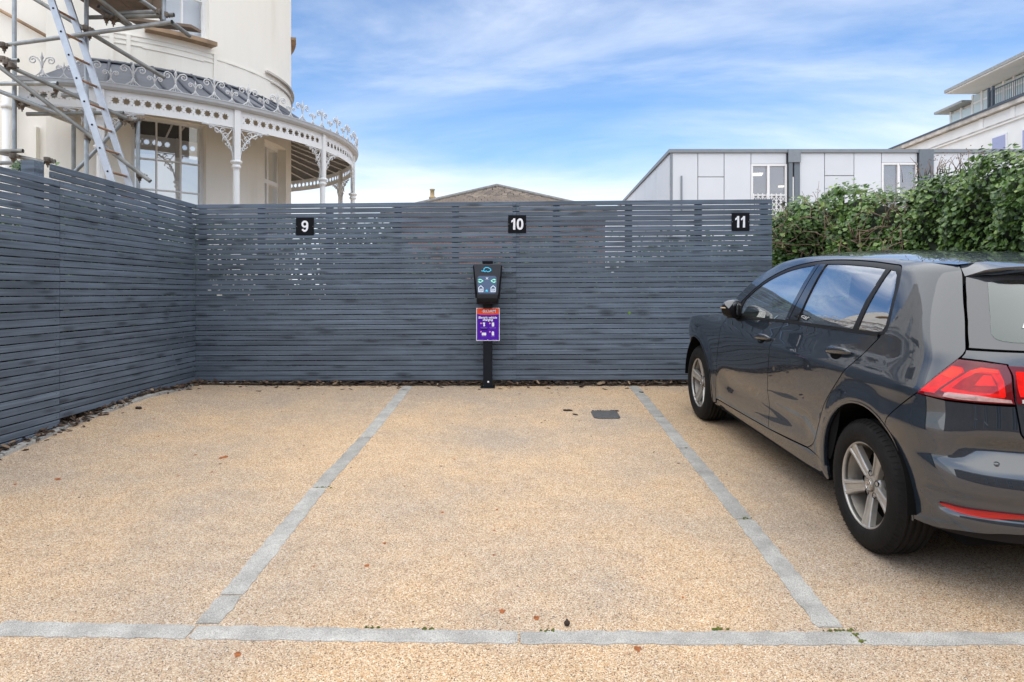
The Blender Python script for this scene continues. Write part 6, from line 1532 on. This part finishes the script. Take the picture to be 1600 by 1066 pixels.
for i, sd in enumerate((1, -1)): handle(1.325, 1.555, .873, .892, fdo[i], sd); handle(2.262, 2.487, .915, .938, rdo[i], sd)
# mirrors
def mirror(sd):
    c0 = np.array([.885, .965, 1.035]); vs = []; nu, nv = 12, 16; TH = math.radians(62)
    def cl(u, v, z): ru, rv = u-.885, v-.87*(1 if v > 0 else -1); s_ = 1 if v > 0 else -1; ru, rv = ru*math.cos(TH)+rv*s_*math.sin(TH), (-ru*math.sin(TH)+rv*s_*math.cos(TH))*s_; return Vector((CAR_U0-(.885+ru), .87*s_+rv, z))   # folded back against the door
    for i in range(nu+1):
        t = i/nu; x = -1+2*t; 
        for k in range(nv):
            a = 2*PI*k/nv; e = (1-abs(x)**2.6)**(1/2.6) if abs(x) < 1 else 0; ca, sa = math.cos(a), math.sin(a); rr = (abs(ca)**2.8+abs(sa)**2.8)**(-1/2.8)
            # x runs across (in to out), a goes round front-back and up-down
            vs.append((c0[0]+(-.075*ca if ca > 0 else -.035*ca)*e*rr+.02*x*-1, c0[1]+.105*x, c0[2]+.068*sa*e*rr*(1-.10*x)+.008*x))
    top, bot = [], []
    F = [(i*nv+k, i*nv+(k+1) % nv, (i+1)*nv+(k+1) % nv, (i+1)*nv+k) for i in range(nu) for k in range(nv)]
    V_ = [cl(a, b*sd, c) for a, b, c in vs]
    up_ = [f for f in F if sum(vs[j][2] for j in f)/4 > c0[2]+.026]; lo_ = [f for f in F if f not in up_]
    def sub(fs): ids = sorted(set(i for f in fs for i in f)); mp_ = {v: i for i, v in enumerate(ids)}; mb = MB(); mb.add([V_[i] for i in ids], [tuple(mp_[i] for i in f) for f in fs], True); return mb
    mb = sub(lo_); mi = cobj('wing_mirror', mb, M['black']); cobj('mirror_cap', sub(up_), M['paint'], mi)
    mb = MB(); vs2 = []
    for k in range(11):
        t = k/10; a = lerp(.25, PI*.98, 0); x = lerp(-.5, .98, t); e = (1-abs(x)**2.6)**(1/2.6); vs2.append((c0[0]-.077*e*1.02-.02*x, c0[1]+.105*x, c0[2]+.004+.008*x))
    mb.tube([cl(a, b*sd, c) for a, b, c in vs2], .0055, 6); cobj('side_repeater', mb, M['sill'] if False else M['repeater'], mi)
    mb = MB(); mb.tube([Vector((CAR_U0-.90, .84*sd, .965)), Vector((CAR_U0-.895, .875*sd, .985)), Vector((CAR_U0-.90, .895*sd, 1.005))], [.035, .028, .03], 10); cobj('mirror_arm', mb, M['black'], mi)
    mb = MB(); q = [(c0[0]+.030, c0[1]+.088*math.cos(a)*abs(math.cos(a))**-.3, c0[2]+.052*math.sin(a)*abs(math.sin(a)+1e-9)**-.3) for a in np.linspace(.05, 2*PI+.05, 17)[:-1]]; mb.add([cl(a, b*sd, c) for a, b, c in q], [tuple(range(16))]); cobj('mirror_glass', mb, M['chrome'], mi)
M['repeater'] = simple('amber_clear_strip', (.42, .30, .17), .25, coat=.5)
mirror(1); mirror(-1)
# wheels
def wheel(u, sd, rot):
    # built with the axle along y, outside face towards +y, then turned for the right side
    W_ = thing_part('wheel', None)
    mb = MB(); R, w = .318, .1025
    prof = [(.205, w-.014), (.212, w-.004), (.225, w+.004), (.250, w+.007), (.275, w+.003), (.297, w-.009), (.309, w-.022), (.315, w-.036)]
    for g in (.050, .018, -.014, -.046): prof += [(.3175, g+.016), (.318, g+.0055), (.3185-.008, g+.0045), (.3185-.008, g-.0045+.0), (.318, g-.0055)]
    prof += [(.315, -w+.036), (.309, -w+.022), (.297, -w+.009), (.25, -w-.005), (.205, -w+.014)]
    mb.lathe(prof, 72, axis='Y'); ty = cobj('tyre', mb, M['tyre'], W_)
    # small shoulder blocks
    mb = MB(); n = 66
    for k in range(n):
        a = 2*PI*k/n
        for s in (1,):
            p0 = Vector((math.cos(a)*.299, w-.0065, math.sin(a)*.299)); p1 = Vector((math.cos(a+.02)*.3150, w-.028, math.sin(a+.02)*.3150)); mb.bar(p0, p1, .006, .0016, (math.cos(a), .6, math.sin(a)))
    t_ = cobj('shoulder_ribs', mb, M['tyre'], ty); t_['kind'] = 'stuff'
    mb = MB(); mb.lathe([(.193, .070), (.200, .088), (.2045, .093), (.2085, .090), (.2085, .082), (.2035, .078)], 72, axis='Y', close=True); rm = cobj('rim', mb, M['rim'], W_)
    mb = MB(); mb.lathe([(.203, .080), (.190, .055), (.182, -.02), (.185, -.09)], 48, axis='Y'); cobj('rim_barrel', mb, M['rimdark'], rm)
    mb = MB(); mb.lathe([(.001, .012), (.135, .012), (.135, -.012), (.001, -.012)], 36, axis='Y'); cobj('brake_disc', mb, M['bolt'], W_)
    mb = MB(); mb.lathe([(.001, -.03), (.186, -.03)], 36, axis='Y'); cobj('wheel_back', mb, M['bolt'], W_)
    # five spokes with raised edges
    for k in range(5):
        m = Matrix.Rotation(rot+2*PI*k/5, 4, 'Y'); mb = MB(); vs = []; secs = []
        for (r, hw, y) in ((.036, .024, .050), (.062, .0255, .060), (.09, .026, .066), (.13, .0285, .073), (.165, .0325, .080), (.190, .037, .086), (.2015, .040, .0885)):
            secs.append((r, hw, y))
        rows = []
        for r, hw, y in secs:
            rows.append([(-hw*1.12, y-.030), (-hw*1.02, y-.004), (-hw*.86, y+.0), (-hw*.50, y+.0005), (-hw*.42, y-.0055), (hw*.42, y-.0055), (hw*.50, y+.0005), (hw*.86, y+.0), (hw*1.02, y-.004), (hw*1.12, y-.030)])
            for x, yy in rows[-1]: vs.append(m @ Vector((x, yy, -r)))
        q = 10; fs = [(i*q+j, i*q+j+1, (i+1)*q+j+1, (i+1)*q+j) for i in range(len(secs)-1) for j in range(q-1)]+[tuple(range(q)), tuple((len(secs)-1)*q+j for j in range(q))]
        mb.add(vs, fs, False); cobj('spoke', mb, M['rim'], W_)
        # recess with wheel bolt between the spokes
        m2 = Matrix.Rotation(rot+2*PI*(k+.5)/5, 4, 'Y'); mb = MB(); c = Vector((0, 0, -.056)); pr = MB(); pr.lathe([(.0155, .058), (.013, .057), (.0125, .034), (.001, .034)], 14, axis='Y'); mb.add([m2 @ (Vector(v)+c) for v in pr.v], pr.f, True); cobj('bolt_recess', mb, M['bolt'], W_)
    mb = MB(); mb.lathe([(.001, .056), (.05, .056), (.066, .052), (.074, .040), (.074, .02)], 40, axis='Y'); cobj('hub', mb, M['rim'], W_)
    mb = MB(); mb.lathe([(.034, .056), (.034, .066), (.031, .069), (.029, .0665), (.001, .0660)], 32, axis='Y'); cp = cobj('hub_cap', mb, M['rimdark'], W_)
    mb = MB(); mb.lathe([(.0265, .0665), (.0265, .0685), (.0238, .0685), (.0238, .0665)], 28, axis='Y')
    def st(pts, y):
        for a, b in zip(pts[:-1], pts[1:]): 
            A_, B2 = Vector((a[0], y, a[1])), Vector((b[0], y, b[1])); mb.bar(A_, B2, .0042, .002, (0, 1, 0))
    st([(-.0095, .022), (0, .003), (.0095, .022)], .0672); st([(-.0185, .0145), (-.0095, -.0205), (0, -.0015), (.0095, -.0205), (.0185, .0145)], .0676); 
    if sd == -1: pass
    cobj('round_emblem', mb, M['chrome'], cp)
    yw_ = .765 if u > 1 else .772
    o_y = yw_-.0; W_.matrix_basis = Matrix.Translation(cl(u, o_y*sd, .316)) @ (Matrix.Identity(4) if sd == 1 else Matrix.Rotation(PI, 4, 'Z'))
    return W_
def thing_part(name, parent):
    o = D.objects.new(name, None); COL.objects.link(o); o.parent = parent or car; o.empty_display_size = .1; return o
wheel(2.642, 1, math.radians(4)); wheel(0.0, 1, math.radians(-33)); wheel(2.642, -1, .5); wheel(0.0, -1, .2)
# dark underside, wheel housings and cabin
mb = MB()
def ubox(u0, u1, v0, v1, z0, z1): c = cl((u0+u1)/2, (v0+v1)/2, (z0+z1)/2); mb.box(c, (abs(u1-u0), abs(v1-v0), abs(z1-z0)))
ubox(-.72, 3.02, -.60, .60, .17, .40); 
for s in (1, -1): ubox(.40, 2.24, s*.598, s*.835, .205, .36); ubox(3.00, 3.12, s*.30, s*.70, .31, .60); ubox(-.60, -.40, s*.598, s*.76, .22, .6)
cobj('underbody', mb, M['darkvoid'])
for c in (RC, FC):
    for s in (1, -1):
        mb = MB(); n = 26; vs = []
        for k in range(n+1):
            a = math.radians(lerp(-3, 181, k/n))
            for v in (.50, .872): vs.append(tuple(cl(c[0]+(RA+.006)*math.cos(a), v*s, c[1]+(RA+.006)*math.sin(a))))
        for k in range(n+1): 
            a = math.radians(lerp(-3, 181, k/n)); vs.append(tuple(cl(c[0]+.02*math.cos(a), .50*s, c[1]+.02*math.sin(a))))
        mb.add(vs, [(2*k, 2*k+1, 2*k+3, 2*k+2) for k in range(n)]+[(2*k, 2*k+2, 2*n+2+k+1, 2*n+2+k) for k in range(n)]); cobj('wheel_housing', mb, M['bolt'])
# wheel arch lips: matt returns round the openings
for c, nm in ((RC, 1), (FC, 0)):
    for s in (1, -1):
        vs = []; n = 40; a0, a1 = (-8, 186) if nm else (-14, 178)
        for k in range(n+1):
            a = math.radians(lerp(a0, a1, k/n))
            for r_, o_ in ((RA+.002, -.030), (RA-.001, .0), (RA+.004, .004), (RA+.012, .002)):
                u_, z_ = c[0]+r_*math.cos(a), c[1]+r_*math.sin(a); p = np.array(P(np.array(u_), np.array(z_)))+np.array(N(np.array(u_), np.array(z_)))*o_; vs.append(tuple(cl(p[0], p[1]*s, p[2])))
        mb = MB(); mb.add(vs, [(k*4+j, k*4+j+1, (k+1)*4+j+1, (k+1)*4+j) for k in range(n) for j in range(3)], True); cobj('arch_lip', mb, M['paint'])
# inner lining behind the panels
for s in (1, -1):
    lin = [(.30, .30), (2.28, .33), (2.45, .72), (2.85, .72), (3.02, .85), (3.10, 1.0), (2.68, 1.02), (2.2, 1.0), (1.6, .98), (.95, .94), (.45, .90)]
    patch('door_lining', lin, M['darkvoid'], h=.06, off=-.028, gap=0, rim=0, sides=(s,))
    up = rail[2:]+[(2.90, 1.34), (3.10, 1.07), (2.72, 1.06), (2.715, 1.10), (2.66, 1.28), (2.58, 1.37), (2.43, 1.398)]+[(q[0], q[1]+.010) for q in wintop[::-1]]
    patch('roof_lining', up, M['greyplastic'], h=.05, off=-.022, gap=0, rim=0, sides=(s,))
loft('headlining', np.linspace(1.04, 2.80, 12), lambda u: vrail(u)-.04, lambda u: zrail(u)-.035, lambda u: float(ZC(u))-.045, 'greyplastic', n=8)
mb = MB(); ubox(.25, 3.0, -.72, .72, .40, .44); cobj('cabin_floor', mb, M['darkvoid'])
mb = MB(); ubox(.30, .86, -.74, .74, .70, .955); cobj('dashboard', mb, M['seat'], bevel=.05)
mb = MB(); ubox(2.62, 3.08, -.60, .60, .95, .985); cobj('parcel_shelf', mb, M['seat'], bevel=.01)
def seat(u, v, w, back=True, par=None):
    mb = MB(); mb.box(cl(u, v, .55), (.50, w, .17)); s = cobj('car_seat', mb, M['seat'], bevel=.05)
    mb = MB(); m = Matrix.Rotation(math.radians(-18), 3, 'Y'); mb.box(cl(u+.30, v, .86), (.13, w*.96, .60), m); cobj('backrest', mb, M['seat'], s, bevel=.045)
    return s
for v in (.37, -.37):
    s = seat(1.38, v, .50); mb = MB(); mb.box(cl(1.80, v, 1.235), (.09, .26, .17), Matrix.Rotation(math.radians(-14), 3, 'Y')); cobj('headrest', mb, M['seat'], s, bevel=.035)
s = seat(2.22, 0, 1.24)
for v in (.42, 0, -.42): mb = MB(); mb.box(cl(2.64, v, 1.19), (.08, .24, .13), Matrix.Rotation(math.radians(-14), 3, 'Y')); cobj('headrest', mb, M['seat'], s, bevel=.03)
mb = MB(); pts = []
for k in range(25): a = 2*PI*k/24; pts.append(cl(1.02+.07*math.sin(a), -.37+.185*math.cos(a), .965+.172*math.sin(a)))
mb.tube(pts, .016, 8, cap=False)
for a in (.2, PI-.2, -PI/2): mb.tube([cl(.99, -.37, .955), cl(1.02+.07*math.sin(a), -.37+.185*math.cos(a), .965+.172*math.sin(a))], .014, 6)
mb.lathe([(.055, -.015), (.05, .02), (.001, .025)], 12, cl(.99, -.37, .955), 'X'); cobj('steering_wheel', mb, M['seat'])
# front end
fb_ = [(-.42, .325), (-.50, .40), (-.56, .60), (-.64, .66), (sfr(.66), .66), (sfr(.22), .22), (-.45, .22), (-.39, .26)]
patch('front_bumper', fb_, M['paint'], h=.04)
patch('headlamp', [(-.50, .70), (-.42, .80), (-.60, .775), (-.95, .735), (-.95, .675), (-.62, .668)], M['clearlens'], h=.03, off=-.002)
patch('front_grille', [(-.965, .675), (-.965, .73), (sfr(.73), .73), (sfr(.675), .675)], M['black'], h=.03, off=-.004)
